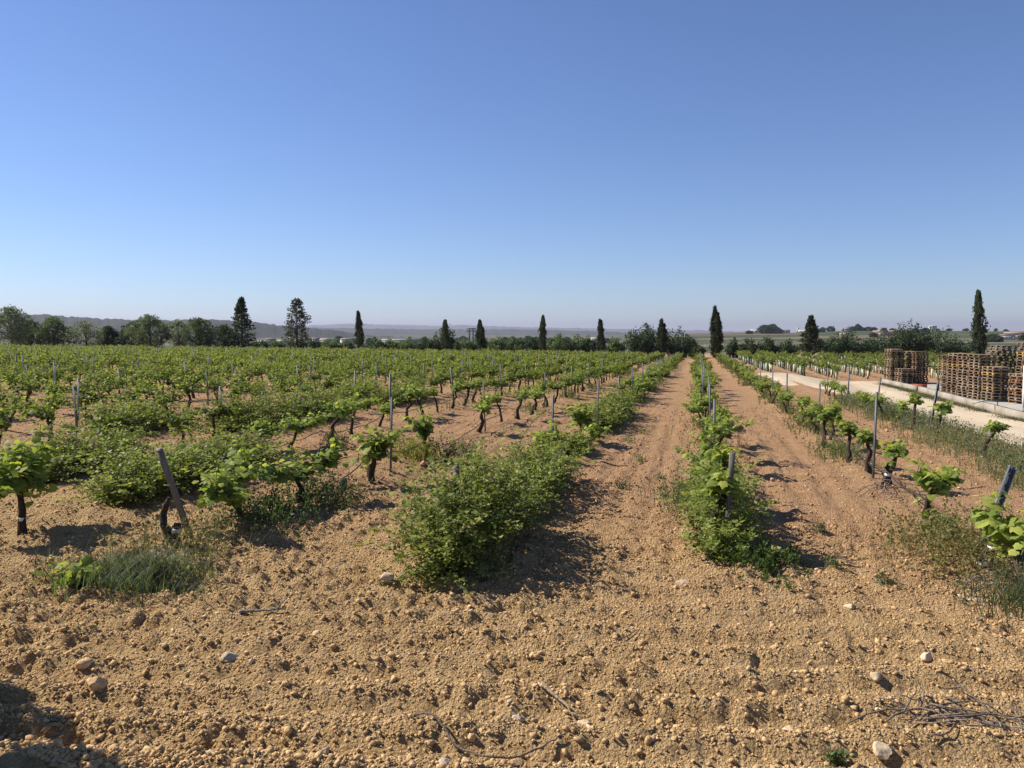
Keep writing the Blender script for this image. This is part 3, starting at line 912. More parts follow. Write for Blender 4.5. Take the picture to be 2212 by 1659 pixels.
def wooden_post(label, x, y, h, w, d, lean, col, rz=0.0):
    mb = MB(); rng = np.random.default_rng(int(abs(x * 31 + y * 17)))
    k = 7; t = np.linspace(0, 1, k)
    pts = np.stack([lean[0] * t, lean[1] * t, -.2 + (h + .2) * t], 1)
    ring = np.array([(-w, -d), (w, -d), (w, d), (-w, d)]) / 2
    c, s = math.cos(rz), math.sin(rz); ring = ring @ np.array([(c, s), (-s, c)])
    V = np.concatenate([np.concatenate([ring * (1 + rng.normal(0, .03, (4, 1))) + p[:2], np.full((4, 1), p[2])], 1) for p in pts])
    V[-4:, 2] += rng.normal(0, .012, 4)
    f = [(i * 4 + j, i * 4 + (j + 1) % 4, i * 4 + 4 + (j + 1) % 4, i * 4 + 4 + j) for i in range(k - 1) for j in range(4)] + [(k * 4 - 4, k * 4 - 3, k * 4 - 2, k * 4 - 1)]
    mb.add(V, f, col)
    e = empty('wooden_post', (x, y, gnd(x, y))); tag(e, label, 'post')
    mb.build('post', M['postwood'], e)
    wi = MB(); a = pts[4]; tube(wi, [a + (-w, -d, .0), a + (w, -d, .01), a + (w, d, .0), a + (-w, d, -.01), a + (-w, -d, 0)], .004, 5, (.2, .2, .2))
    wi.build('wire_tie', M['steel'], e)
    return e


wp = wooden_post('leaning grey wooden end post with a nail at its top', -5.42, 7.75, 1.0, .066, .05, (-.30, -.18), (.19, .165, .135), .5)
mb = MB(); tube(mb, [(-.33, -.20, .985), (-.24, -.22, .99)], .012, 6, (.12, .11, .1)); mb.build('nail', M['steel'], wp)
wooden_post('short wooden post upright in the bush between the two lanes', .31, 8.5, 1.0, .05, .04, (.05, .02), (.135, .12, .105), .2)
wooden_post('short post top showing out of the big round bush', -2.3, 7.6, .86, .05, .04, (-.04, -.02), (.09, .085, .08))
lp = link('leaning_post', post_mesh(1.0, .075, .04).mesh('leaning_post', M['steel']), None, (2.86, 9.0, gnd(2.86, 9.0)), (R(-14), R(22), 0))
tag(lp, 'dark metal post leaning over the weeds at the picture edge', 'post')
fixed = [('E', -4.82, 12.05, 1), ('E', -4.95, 18.45, 2), ('E', -5.05, 26.6, 0), ('B', -2.62, 14.6, 1), ('B', -2.25, 18.4, 3), ('C', 2.79, 13.8, 2), ('C', 2.86, 20.4, 1),
         ('C', 2.86, 27.6, 1), ('A', .32, 15.4, 0), ('A', .30, 19.2, 1), ('A', .3, 23.3, 1), ('D', 5.45, 20.9, 2), (0, -10.9, 16.7, 0), (1, -13.4, 15.0, 0), ('F', -8.2, 20.5, 3), ('F', -7.8, 25.1, 2)]
start = {'A': 28, 'B': 25, 'C': 33, 'D': 26.8, 'E': 32.5, 'F': 31}
allp = [(r_, x, y, v) for r_, x, y, v in fixed]
for r_, x0 in ROWX.items():
    y = start[r_]
    while y < far_end[r_] - 1:
        allp.append((r_, x0 + rng.normal(0, .06), y, int(rng.integers(4)))); y += 5.2 + rng.normal(0, .4)
for i, x0 in enumerate(LEFT_ROWS):
    y = max(12, -x0 * .9) + rng.uniform(2, 7)
    if i < 2: y = 23 + 2 * i
    while y < field_end(x0):
        allp.append((i, x0 + rng.normal(0, .08), y, int(rng.integers(4)))); y += 6.0 + rng.normal(0, .5)
for i in range(17):
    y = 65.5 + rng.uniform(0, 3); x0 = 5.4 + 2.6 * i
    while y < 113:
        if inview(x0, y) and y > x0 * 2: allp.append(('T', x0, y, int(rng.integers(4))))
        y += 5.5
allp = [p for p in allp if inview(p[1], p[2])]
allp.sort(key=lambda p: depth(p[1], p[2]))
cnt = {}; rest = MB()
for j, (r_, x, y, v) in enumerate(allp):
    if j < 170:
        k = cnt[r_] = cnt.get(r_, 0) + 1
        grp = None
        if isinstance(r_, str) and r_ != 'T':
            if k <= 40: lab = f'{ORD[k - 1]} grey metal post from the front down {ROWTXT[r_]}'
            else: lab = f'grey metal post far down {ROWTXT[r_]}'; grp = f'posts far down row {r_}'
        elif r_ == 'T':
            lab = f'{ORD[k - 1]} nearest slim grey post among the tubed young vines across the track'; grp = None
        else:
            nm = ORD[r_] if r_ < 40 else f'{r_ + 1}th'
            lab = f'{ORD[k - 1]} grey post from the front in the {nm} dense row past the bushes' if k < 40 else f'grey post well inside the {nm} dense row past the bushes'
            grp = None if k < 40 else f'posts inside the {nm} dense row'
        o = link('trellis_post', POSTS[v], None, (x, y, gnd(x, y)), (rng.normal(0, R(1.6)), rng.normal(0, R(1.8)), rng.normal(PI / 2, .35)))
        if r_ == 'D' and k == 1: o.rotation_euler = (0, R(9), .4)
        if r_ == 'C' and k == 1: o.rotation_euler = (0, R(4.5), 1.2); o.scale = (1, 1, 1.1)
        tag(o, lab, 'post', grp)
    else:
        rest.merge(LOWPOST, None, (x, y, gzs(x, y)))
tag(rest.build('distant_posts', M['steel']), 'far grey posts standing among the distant vines', 'posts', kind='stuff')

# drip hoses hung along three rows
def hose(label, pts, seed, r=.009):
    rng = np.random.default_rng(seed); mb = MB(); out = []
    for (x0, y0, h0), (x1, y1, h1) in zip(pts[:-1], pts[1:]):
        for t in np.linspace(0, 1, 7)[:-1]:
            x = x0 + (x1 - x0) * t; y = y0 + (y1 - y0) * t
            sag = -.05 * math.sin(t * PI)
            out.append((x, y, max(gnd(x, y) + .02, gnd(x, y) + h0 + (h1 - h0) * t + sag)))
    out = np.array(out); out[1:-1] += rng.normal(0, .006, out[1:-1].shape)
    tube(mb, out, r, 6, (.045, .035, .03))
    tag(mb.build('drip_hose', M['plastic'], smooth=True), label, 'hose', 'drip hoses along the rows')


hose('dark drip hose sagging from the leaning wooden post to the banded vines', [(-5.3, 7.6, .1), (-5.0, 8.9, .12), (-4.95, 10.0, .10), (-4.84, 11.3, .42), (-4.80, 12.0, .36), (-4.8, 13.6, .32), (-4.9, 15.5, .10), (-5.0, 18.2, .26), (-5.0, 21, .34), (-5.0, 24, .25), (-5.0, 28, .3)], 1)
hose('dark drip hose behind the three joined vine heads', [(-7.8, 12.4, .16), (-7.9, 13.5, .12), (-7.75, 15.4, .22), (-7.7, 17, .12), (-7.7, 19, .30), (-7.7, 21.5, .25), (-7.7, 25, .32), (-7.7, 30, .3)], 2)
hose('dark drip hose running low under the vines with twig heaps', [(2.7, 7.6, .12), (2.75, 9.2, .10), (2.7, 10.6, .3), (2.72, 12.6, .28), (2.8, 14.5, .2), (2.8, 17, .3), (2.8, 20, .25)], 3)

# ------------------------------------------------------------------ pallet yard
def pallet_parts(col, seed):
    rng = np.random.default_rng(seed)
    c = lambda: np.array(col) * (.75 + .5 * rng.random())
    top = MB()
    for k in range(7):
        box(top, (-.375 + .125 * k, 0, .1435), (.092, 1.2, .017), c())
    for k in range(3):
        box(top, (0, -.555 + .555 * k, .126), (.85, .09, .017), c())
    run = []
    for k in range(3):
        m_ = MB(); cx = -.38 + .38 * k
        box(m_, (cx, 0, .009), (.09, 1.2, .018), c())
        for q in range(3):
            box(m_, (cx, -.555 + .555 * q, .0675), (.09, .09 if q != 1 else .13, .099), c())
        run.append(m_)
    return top.mesh('top_deck', M['wood']), [r_.mesh('runner', M['wood']) for r_ in run]


PCOL = {'grey': (.215, .158, .112), 'brown': (.155, .095, .060), 'pale': (.30, .218, .142), 'reddish': (.23, .125, .075), 'yellow': (.40, .26, .09)}
PAL = {k: [pallet_parts(v, 10 * i + j) for j in range(3)] for i, (k, v) in enumerate(PCOL.items())}
PH = .152
prng = random.Random(5)
STACKROT = R(8)


def stack(x, y, n, txt, seq=None, jit=.025, rz=0.0, z0=0):
    for k in range(n):
        kind = seq[k % len(seq)] if seq else prng.choices(['grey', 'brown', 'pale', 'reddish', 'yellow'], [7, 4, 4, .8, .3])[0]
        e = empty('pallet', (x + prng.gauss(0, jit), y + prng.gauss(0, jit), YZ + (z0 + k) * PH), STACKROT + rz + prng.gauss(0, .012))
        tag(e, f'{kind} pallet, {ORD[k]} up in {txt}', 'pallet', 'stacked wooden pallets in the yard')
        t_, rs = prng.choice(PAL[kind])
        link('top_deck', t_, e)
        for r_ in rs: link('runner', r_, e)


u_ = np.array((math.sin(STACKROT), -math.cos(STACKROT)))      # along the lit faces, towards the camera
v_ = np.array((math.cos(STACKROT), math.sin(STACKROT)))       # away from the track
def place(o, a, b): return tuple(np.array(o) + a * u_ + b * v_)
o1 = (13.95, 63.3)
stack(*place(o1, 0, 0), 16, 'the far corner stack of the smaller pallet group')
stack(*place(o1, 1.25, .30), 7, 'the low front stack of the smaller pallet group')
stack(*place(o1, .35, .92), 15, 'the thin back stack of the smaller pallet group')
stack(*place(o1, 1.25, 1.26), 15, 'the stack beside the low one in the smaller group', ['brown', 'grey', 'brown'])
o2 = (14.55, 52.0)
for i, n in enumerate((15, 16, 16, 16)):
    stack(*place(o2, 1.27 * i, 0), n, f'the {ORD[i]} tall stack along the wall of the larger group')
stack(*place(o2, 5.1, .1), 12, 'the stepped stack ending the tall line by the wall', ['grey', 'pale', 'grey', 'grey', 'yellow'])
stack(*place(o2, 6.6, .75), 10, 'the reddish front stack nearest the track', ['reddish', 'pale', 'brown', 'reddish'], .05, .10)
stack(*place(o2, 4.6, 2.1), 17, 'the yellow-topped stack behind the reddish one', ['brown', 'grey', 'brown', 'grey', 'grey', 'brown', 'brown', 'grey', 'brown', 'grey', 'brown', 'grey', 'brown', 'brown', 'grey', 'pale', 'yellow'])
stack(*place(o2, .6, 2.6), 19, 'the first grey stack rising behind the tall line', ['grey'], .06, .06)
stack(*place(o2, .9, 3.9), 20, 'the second grey stack rising behind the tall line', ['grey'], .06, -.05)
stack(*place(o2, 2.3, 5.2), 17, 'the back corner stack at the picture edge', ['grey', 'brown', 'grey'], .05)
stack(*place(o2, 5.0, 4.3), 12, 'the dark stack between the yellow-topped one and the edge', ['brown', 'grey'], .04)
stack(*place(o2, 7.4, 2.9), 2, 'the low pair at the picture edge', ['grey'], .04, .2)

# low wall of the yard in two lengths, with the things lying on it
def wall(label, a, b, h, t=.22):
    a = np.array(a); b = np.array(b); d = b - a; ln = np.linalg.norm(d); n = int(ln / 2.2)
    e = empty('low_wall', (a[0], a[1], gzs(*a) - .05), math.atan2(d[1], d[0])); tag(e, label, 'wall')
    for k in range(n):
        mb = MB(); box(mb, ((k + .5) * ln / n, 0, h / 2), (ln / n - .012, t + .004 * (k % 2), h + .006 * ((k * 7) % 3)))
        mb.build('wall_section', M['concrete'], e)
wall('low pale concrete wall below the smaller pallet group', (12.95, 61.6), (13.2, 53.6), .40)
wall('low pale concrete wall running below the larger pallet group', (13.2, 52.9), (13.0, 31.5), .42)
e = empty('metal_bracket', (12.98, 39.6, gzs(12.98, 39.6) + .45)); tag(e, 'dark metal bar on a short leg in front of the low wall', 'metal bar')
mb = MB(); box(mb, (0, 0, .12), (.9, .10, .05), (.06, .06, .06)); mb.build('bar', M['steel'], e)
mb = MB(); tube(mb, [(.1, 0, -.25), (.1, 0, .11)], .018, 6, (.08, .08, .08)); tube(mb, [(-.45, 0, .11), (-.95, -.1, -.02)], .016, 6, (.08, .08, .08)); mb.build('leg', M['steel'], e)
e = empty('red_crate', (13.75, 55.2, YZ + .0)); tag(e, 'small orange-red box on the wall beside the smaller pallet group', 'box')
mb = MB(); box(mb, (0, 0, .16), (.75, .42, .32), (.48, .10, .05)); mb.build('body', M['plastic'], e)
mb = MB(); box(mb, (0, 0, .335), (.79, .46, .03), (.52, .13, .07)); mb.build('lid', M['plastic'], e)
e = empty('white_pole', (13.75, 38.55, YZ)); tag(e, 'white painted pole with a grey foot at the picture edge', 'pole')
mb = MB(); tube(mb, [(0, 0, .1), (0, 0, 2.2)], .06, 10, (.72, .72, .70)); mb.build('shaft', M['paint'], e)
mb = MB(); tube(mb, [(0, 0, 0), (0, 0, .35)], [.16, .10], 4, (.4, .39, .36)); mb.build('foot', M['concrete'], e)
# ------------------------------------------------------------------ trees along the field's far edge
def ellipsoid_pts(rng, n, c, r, shell=.55):
    d = unit(rng.normal(0, 1, (n, 3))); q = (shell + (1 - shell) * rng.random(n)) ** .8
    return np.array(c) + d * q[:, None] * np.array(r), d


def broad_tree(h, w, seed, col, dense=1.0, trunk=True, lsz=.21):
    """tapered trunk, limbs, and a crown of leaf clumps with gaps"""
    rng = np.random.default_rng(seed); wood = MB(); fo = MB()
    th = h * (.24 if trunk else .03)
    tube(wood, [(0, 0, -.3), (.02 * w, 0, th * .5), (.0, .03 * w, th), (.03, 0, h * .62)], [.11 + .012 * h, .09 + .009 * h, .09, .03], 7, (.085, .07, .055), 0, rng, .15)
    nc = int(30 * dense) + 6
    P_, D_, S_, C_ = [], [], [], []
    for k in range(nc):
        a = k * 2.4 + rng.normal(0, .3); f = (k + .5) / nc
        zz = th * .75 + (h - th * .75) * f ** .9
        prof = math.sin(min(1, (f * .92 + .10)) * PI) ** .55
        rr = w * .5 * prof * (.45 + .6 * rng.random())
        c = np.array((math.cos(a) * rr, math.sin(a) * rr, min(zz, h * .97)))
        tube(wood, [(0, 0, th * .8 + (c[2] - th) * .3), c * np.array((.5, .5, .8)), c], [.045, .03, .012], 5, (.085, .07, .055), cap=False)
        cr = w * (.09 + .11 * rng.random()); n = int(125 * dense)
        p, d = ellipsoid_pts(rng, n, c, (cr, cr, cr * .85), .35)
        P_.append(p); D_.append(d + np.array((0, 0, .15)) + rng.normal(0, .5, d.shape)); S_.append(lsz * (.5 + .8 * rng.random(n)))
        C_.append(np.array(col) * (.72 + .5 * rng.random()) * (.8 + .4 * rng.random((n, 1))))
    P_ = np.concatenate(P_); D_ = np.concatenate(D_)
    leaves(fo, P_, D_, rng.normal(0, 1, P_.shape) + np.array((0, 0, .6)), np.concatenate(S_), np.concatenate(C_), (DIA_V * np.array((1.3, 1, 1)), DIA_F))
    return wood, fo


def bush_shape(h, w, seed, col, lsz=.26):
    rng = np.random.default_rng(seed); wood = MB(); fo = MB()
    P_, D_, S_, C_ = [], [], [], []
    for k in range(34):
        a = rng.uniform(0, 2 * PI); rr = w * .5 * math.sqrt(rng.random()); x0, y0 = math.cos(a) * rr, math.sin(a) * rr * .8
        hh = h * (1 - .45 * (rr / (w * .5)) ** 2) * (.55 + .5 * rng.random())
        tube(wood, [(x0 * .3, y0 * .3, -.2), (x0 * .8, y0 * .8, hh * .5), (x0, y0, hh)], [.03, .02, .006], 4, (.07, .06, .045), cap=False)
        n = 110; t = rng.random(n) ** .8
        p = np.stack([x0 * (.4 + .6 * t), y0 * (.4 + .6 * t), hh * t], 1) + rng.normal(0, .085 * w * .6, (n, 3)) * np.array((1, 1, .7)); p[:, 2] = np.maximum(p[:, 2], .02)
        d = rng.normal(0, .6, (n, 3)) + np.array((0, 0, .6))
        P_.append(p); D_.append(d); S_.append(lsz * (.5 + .7 * rng.random(n))); C_.append(np.array(col) * (.72 + .5 * rng.random()) * (.8 + .4 * rng.random((n, 1))))
    P_ = np.concatenate(P_)
    leaves(fo, P_, np.concatenate(D_), rng.normal(0, 1, P_.shape), np.concatenate(S_), np.concatenate(C_), (DIA_V * np.array((1.3, 1, 1)), DIA_F))
    return wood, fo


def cypress(h, w, seed, twin=0):
    """a ragged spindle of upright sprays round a short trunk"""
    rng = np.random.default_rng(seed); wood = MB(); fo = MB()
    tube(wood, [(0, 0, -.3), (0, 0, .35), (.02, 0, h * .8)], [.16, .12, .03], 7, (.08, .065, .05))
    P_, D_, S_, C_ = [], [], [], []
    bend = rng.normal(0, .05, 2)
    stems = [(0, 0, 1.0, 1.0)] + ([(w * .20, w * .05, .88, .72)] if twin else [])
    pk = rng.normal(0, .07, 6)
    for sx, sy, sh, sw in stems:
        H = h * sh
        for k in range(int(95 * sw * (h / 6) ** .6)):
            f = rng.random() ** .9 * .95; a = k * 2.4 + rng.normal(0, .4)
            prof = np.interp(f, [0, .07, .2, .45, .66, .82, .93], np.array([.55, .84, 1, .90, .62, .33, .10]) * (1 + np.append(pk, 0)))
            rr = w * .40 * sw * prof * (.60 + .45 * rng.random())
            ln = (.55 + .75 * rng.random()) * (.5 + .5 * prof)
            n = int(36 + 14 * prof); t = rng.random(n)
            wd = (.10 + .07 * rng.random()) * (1 - .75 * t ** 1.5) * (.5 + .5 * prof) * (h / 6) ** .3
            zb = .10 + f * (H - .1)
            ln = min(ln, (H - zb) * (.35 + .5 * rng.random())) if f > .45 else ln
            zt = zb + t * ln
            cx = math.cos(a) * rr * (1 - .25 * t); cy = math.sin(a) * rr * (1 - .25 * t)
            p = np.stack([sx + cx + bend[0] * h * f * f + rng.normal(0, 1, n) * wd, sy + cy + bend[1] * h * f * f + rng.normal(0, 1, n) * wd, zt], 1)
            P_.append(p); D_.append(np.array((math.cos(a) * .3, math.sin(a) * .3, 1)) + rng.normal(0, .22, (n, 3)))
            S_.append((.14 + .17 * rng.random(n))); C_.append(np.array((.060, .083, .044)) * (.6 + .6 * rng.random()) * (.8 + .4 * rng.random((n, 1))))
        n = 150; t = rng.random(n)                                          # the leading tip
        P_.append(np.stack([sx + bend[0] * h + rng.normal(0, 1, n) * .11 * (1 - t), sy + bend[1] * h + rng.normal(0, 1, n) * .11 * (1 - t), H * (.80 + .20 * t)], 1))
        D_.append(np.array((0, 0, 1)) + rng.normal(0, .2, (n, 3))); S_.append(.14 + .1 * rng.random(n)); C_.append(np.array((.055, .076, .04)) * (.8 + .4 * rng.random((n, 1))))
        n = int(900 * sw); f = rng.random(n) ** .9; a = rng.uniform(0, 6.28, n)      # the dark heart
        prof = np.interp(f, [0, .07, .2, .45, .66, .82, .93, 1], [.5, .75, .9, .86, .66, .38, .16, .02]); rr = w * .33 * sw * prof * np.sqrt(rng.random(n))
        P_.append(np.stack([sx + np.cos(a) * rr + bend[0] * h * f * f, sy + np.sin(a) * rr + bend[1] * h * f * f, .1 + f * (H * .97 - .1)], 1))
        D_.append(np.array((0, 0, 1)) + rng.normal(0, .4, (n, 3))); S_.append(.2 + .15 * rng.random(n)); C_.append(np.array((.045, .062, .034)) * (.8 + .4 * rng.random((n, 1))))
    P_ = np.concatenate(P_); o = P_.copy(); o[:, 2] = 0
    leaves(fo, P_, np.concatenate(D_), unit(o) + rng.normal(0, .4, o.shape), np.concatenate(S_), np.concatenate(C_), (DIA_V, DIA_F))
    return wood, fo


def conifer(h, w, seed, sparse=False, col=(.066, .090, .052)):
    rng = np.random.default_rng(seed); wood = MB(); fo = MB()
    tube(wood, [(0, 0, -.3), (0, 0, h * .3), (.03, 0, h * .97)], [.2, .15, .02], 8, (.07, .058, .048))
    if sparse:
        tube(wood, [(.05, 0, h * .1), (-.25, .05, h * .4), (-.3, 0, h * .8)], [.1, .08, .02], 6, (.075, .062, .05))
    P_, D_, S_, C_ = [], [], [], []
    nb = 120 if sparse else 150
    for k in range(nb):
        f = ((k + rng.random()) / nb) ** .95; z = h * (.10 + .88 * f)
        prof = np.interp(f, [0, .1, .25, .6, .85, 1], [.55, .95, .9, .5, .27, .06] if not sparse else [.5, .9, .85, .72, .42, .12])
        a = k * 2.4 + rng.normal(0, .4); ln = w * .5 * prof * (.62 + .5 * rng.random())
        tip = np.array((math.cos(a) * ln, math.sin(a) * ln, z + ln * (.18 if f > .3 else .05) + rng.normal(0, .05)))
        tube(wood, [(0, 0, z - .1), tip * np.array((.5, .5, 1)) - np.array((0, 0, .06)), tip], [.03, .02, .006], 4, (.06, .05, .04), cap=False)
        n = 27 if sparse else 36
        if sparse and math.cos(a) < -.3 and f > .35: n = 14
        t = rng.random(n) ** .6 if not sparse else .35 + .65 * rng.random(n)
        p = np.array((0, 0, z)) * (1 - t)[:, None] + tip * t[:, None] + rng.normal(0, .07 if not sparse else .10, (n, 3))
        d = np.array((math.cos(a), math.sin(a), .55)) + rng.normal(0, .5, (n, 3))
        P_.append(p); D_.append(d); S_.append((.24 if not sparse else .27) * (.6 + .7 * rng.random(n)))
        C_.append(np.array(col) * (.7 + .5 * rng.random()) * (.8 + .4 * rng.random((n, 1))))
    P_ = np.concatenate(P_)
    leaves(fo, P_, np.concatenate(D_), rng.normal(0, 1, P_.shape) + np.array((0, 0, .5)), np.concatenate(S_), np.concatenate(C_), (DIA_V * np.array((1.2, 1, 1)), DIA_F))
    return wood, fo


def plant_tree(name, label, cat, x, y, parts, group=None, z=None):
    e = empty(name, (x, y, gzs(x, y) if z is None else z)); tag(e, label, cat, group)
    parts[0].build('trunk', M['bark'], e, True); tag(parts[1].build('crown', M['tleaf'], e), kind='stuff')
    return e


OLIVE = (.125, .160, .082); SAGE = (.20, .225, .15); DKG = (.058, .088, .045); LEAFG = (.12, .165, .07)
TREES = [
    ('broad', -101.43, 101, 6.5, 5.9, 'tallest broad leafy tree at the picture edge'),
    ('dark', -102.7, 106, 4.3, 4.4, 'dark round tree tucked behind the tallest broad one'),
    ('broad', -94.71, 102, 4.95, 4.6, 'round-crowned tree on a thin stem, next to the tallest broad one'),
    ('pale', -89.89, 103, 4.3, 5.0, 'grey-green pale tree forked low, the paler of the edge trees'),
    ('dark', -89.4, 107, 3.55, 3.4, 'small dark tree behind the pale forked one'),
    ('dark', -85.6, 108, 4.3, 4.6, 'dark bushy tree between the pale tree and the two-humped one'),
    ('broad', -78.9, 103, 5.25, 5.3, 'two-humped leafy tree on a short dark trunk'),
    ('pale', -76.17, 106, 4.8, 4.0, 'thin pale see-through tree beyond the two-humped one'),
    ('broad', -71.96, 105, 5.1, 4.5, 'full leafy tree before the tall fir-like conifer'),
    ('dark', -70.4, 109, 3.8, 5.0, 'dark wide bushy tree beside the tall fir-like conifer'),
    ('fir', -66.8, 108, 8.1, 4.6, 'tall dark fir-like conifer with a broad base'),
    ('sparse', -58.3, 109, 7.95, 4.7, 'tall thin-foliaged conifer with sky showing through'),
    ('cyp', -49.6, 112, 6.25, 1.55, 'lone cypress nearest the see-through conifer'),
    ('cyp', -36.4, 113, 5.0, 1.45, 'slim cypress with a leafy tree behind it'),
    ('cyp', -31.22, 114, 5.1, 1.95, 'stout round-topped cypress beside the pylon'),
    ('cyp', -21.99, 114, 5.8, 1.25, 'narrow pointed cypress alone in mid-hedge'),
    ('cyp', -13.59, 115, 5.35, 1.4, 'cypress with one bulging shoulder, before the big shrubs'),
    ('cyp2', -5.2, 116, 5.5, 1.75, 'twin-tipped cypress rising out of the big shrubs'),
    ('cyp2', 2.4, 117, 7.4, 2.2, 'tall double-topped cypress at the end of the lanes'),
    ('conifer', 15.24, 118, 6.0, 3.6, 'feathery conifer in the hedge across the track'),
    ('cyp', 32.19, 104, 8.6, 2.05, 'tallest cypress, standing behind the pallets'),
]
for i, (k, x, y, h, w, lab) in enumerate(TREES):
    h += .004 * max(0, -x)
    if k == 'broad': p = broad_tree(h * .90, w, 40 + i, OLIVE, 1.25)
    elif k == 'pale': p = broad_tree(h * .90, w, 40 + i, SAGE, .8)
    elif k == 'dark': p = broad_tree(h * .92, w, 40 + i, DKG, 1.2, False)
    elif k == 'fir': p = conifer(h, w, 40 + i)
    elif k == 'sparse': p = conifer(h, w, 40 + i, True, (.085, .095, .066))
    elif k == 'conifer': p = conifer(h, w, 40 + i, False, (.062, .080, .048))
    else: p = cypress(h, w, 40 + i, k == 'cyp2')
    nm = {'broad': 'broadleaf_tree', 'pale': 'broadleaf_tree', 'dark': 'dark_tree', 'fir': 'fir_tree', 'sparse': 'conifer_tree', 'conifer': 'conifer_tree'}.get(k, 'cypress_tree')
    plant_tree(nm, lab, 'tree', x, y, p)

HEDGE = [(-67.51, 114, 1.41, 2.93), (-64.84, 115, 1.66, 2.64), (-61.6, 115, 1.5, 3.0), (-58.46, 115, 1.61, 3.19), (-54.83, 114, 1.94, 3.14), (-52.83, 115, 1.61, 2.15), (-48.38, 115, 2.11, 3.13), (-45.9, 116, 2.0, 3.0),
         (-43.11, 116, 2.25, 3.13), (-40.46, 117, 2.22, 2.85), (-38.0, 118, 4.0, 3.3), (-34.9, 117, 2.3, 2.82), (-32.2, 118, 2.3, 3.0), (-29.45, 117, 2.5, 3.07), (-26.59, 117, 2.48, 3.06), (-24.11, 117, 2.44, 2.49),
         (-20.26, 117, 2.83, 3.29), (-17.64, 118, 2.8, 3.03), (-15.57, 118, 2.56, 2.33), (-11.81, 118, 2.61, 2.72), (-8.7, 116.5, 3.9, 4.0), (-6.6, 118, 4.6, 4.5), (-2.9, 118, 4.1, 4.4), (-.3, 122, 2.2, 2.6),
         (4.9, 121, 2.5, 2.6), (7.2, 120, 2.5, 3.1), (9.88, 121, 2.93, 2.9), (12.4, 120, 2.7, 3.0), (18.2, 121, 3.1, 3.0), (20.5, 119, 3.9, 4.3), (23.2, 121, 2.9, 3.0), (25.4, 119, 4.2, 5.2), (28.6, 119.5, 5.2, 4.0), (31.5, 119, 4.7, 4.8), (35, 121, 2.8, 3.4)]
cyx = [('the see-through conifer', -58.3), ('the lone cypress', -49.6), ('the slim cypress', -36.4), ('the stout cypress', -31.2), ('the narrow cypress', -22), ('the bulging cypress', -13.6), ('the twin-tipped cypress', -5.2), ('the double-topped cypress', 2.4), ('the feathery conifer', 15.2), ('the tallest cypress', 36)]
gapn = {}
for i, (x, y, h, w) in enumerate(HEDGE):
    nxt = next((j for j, (n_, cx_) in enumerate(cyx) if cx_ > x), len(cyx) - 1)
    gapn[nxt] = gapn.get(nxt, 0) + 1
    where = f'between {cyx[nxt - 1][0]} and {cyx[nxt][0]}' if nxt else 'between the fir-like conifer and the see-through conifer'
    tall = 'large dark shrub' if h > 3.2 else 'hedge shrub'
    rng2 = np.random.default_rng(700 + i)
    col = np.array(DKG) * 1.1 if h > 3.2 or x > 3 or i % 3 == 0 else np.array(LEAFG) * (.85 + .3 * rng2.random())
    p = bush_shape(h * 1.12 + .003 * max(0, -x), w * 1.15, 700 + i, col)
    e = empty('hedge_shrub', (x, y, gzs(x, y))); tag(e, f'{ORD[gapn[nxt] - 1]} {tall} counted rightwards {where}', 'shrub', 'shrubs of the hedge behind the field')
    tag(p[0].build('stems', M['bark'], e), kind='stuff'); tag(p[1].build('foliage', M['tleaf'], e), kind='stuff')

# leafy tree just outside the frame whose shade falls into the near corner
e = plant_tree('shade_tree', 'leafy tree beside the camera throwing dappled shade on the near earth', 'tree', -6.55, 1.95, broad_tree(4.0, 4.0, 77, OLIVE, 1.1, True, .2))

# ------------------------------------------------------------------ beyond the hedge: houses, trees, pylon
def polar(b, r):
    return r * math.sin(R(b)), r * math.cos(R(b))


def house(label, b, r, w, d, h, roofh, wallc, roofc, rot, nwin=2, flat=False, group=None):
    x, y = polar(b, r); e = empty('house', (x, y, gzs(x, y) - .3), rot); tag(e, label, 'house', group)
    mb = MB(); box(mb, (0, 0, h / 2), (w, d, h), wallc); mb.build('wall', M['paint'], e)
    mb = MB()
    if flat:
        box(mb, (0, 0, h + roofh / 2), (w + .3, d + .3, roofh), roofc)
    else:
        a, c = w / 2 + .3, d / 2 + .4
        mb.add([(-a, -c, h), (a, -c, h), (a, c, h), (-a, c, h), (-a, 0, h + roofh), (a, 0, h + roofh)], [(0, 1, 5, 4), (2, 3, 4, 5), (0, 3, 2, 1)], roofc)
        mb.f3.append(np.array([(0, 4, 3), (1, 2, 5)])); mb.m3.append(np.zeros(2))
    mb.build('roof', M['paint'], e)
    for k in range(nwin):
        mb = MB(); box(mb, (-w / 2 + (k + .7) * w / (nwin + .6), -d / 2 - .02, h * .55), (w / (nwin + 1) * .38, .08, h * .3), (.05, .055, .06)); mb.build('window', M['plastic'], e)
    mb = MB(); box(mb, (w / 2 - .9, -d / 2 - .02, 1.1), (1.0, .07, 2.2), (.16, .10, .06)); mb.build('door', M['plastic'], e)


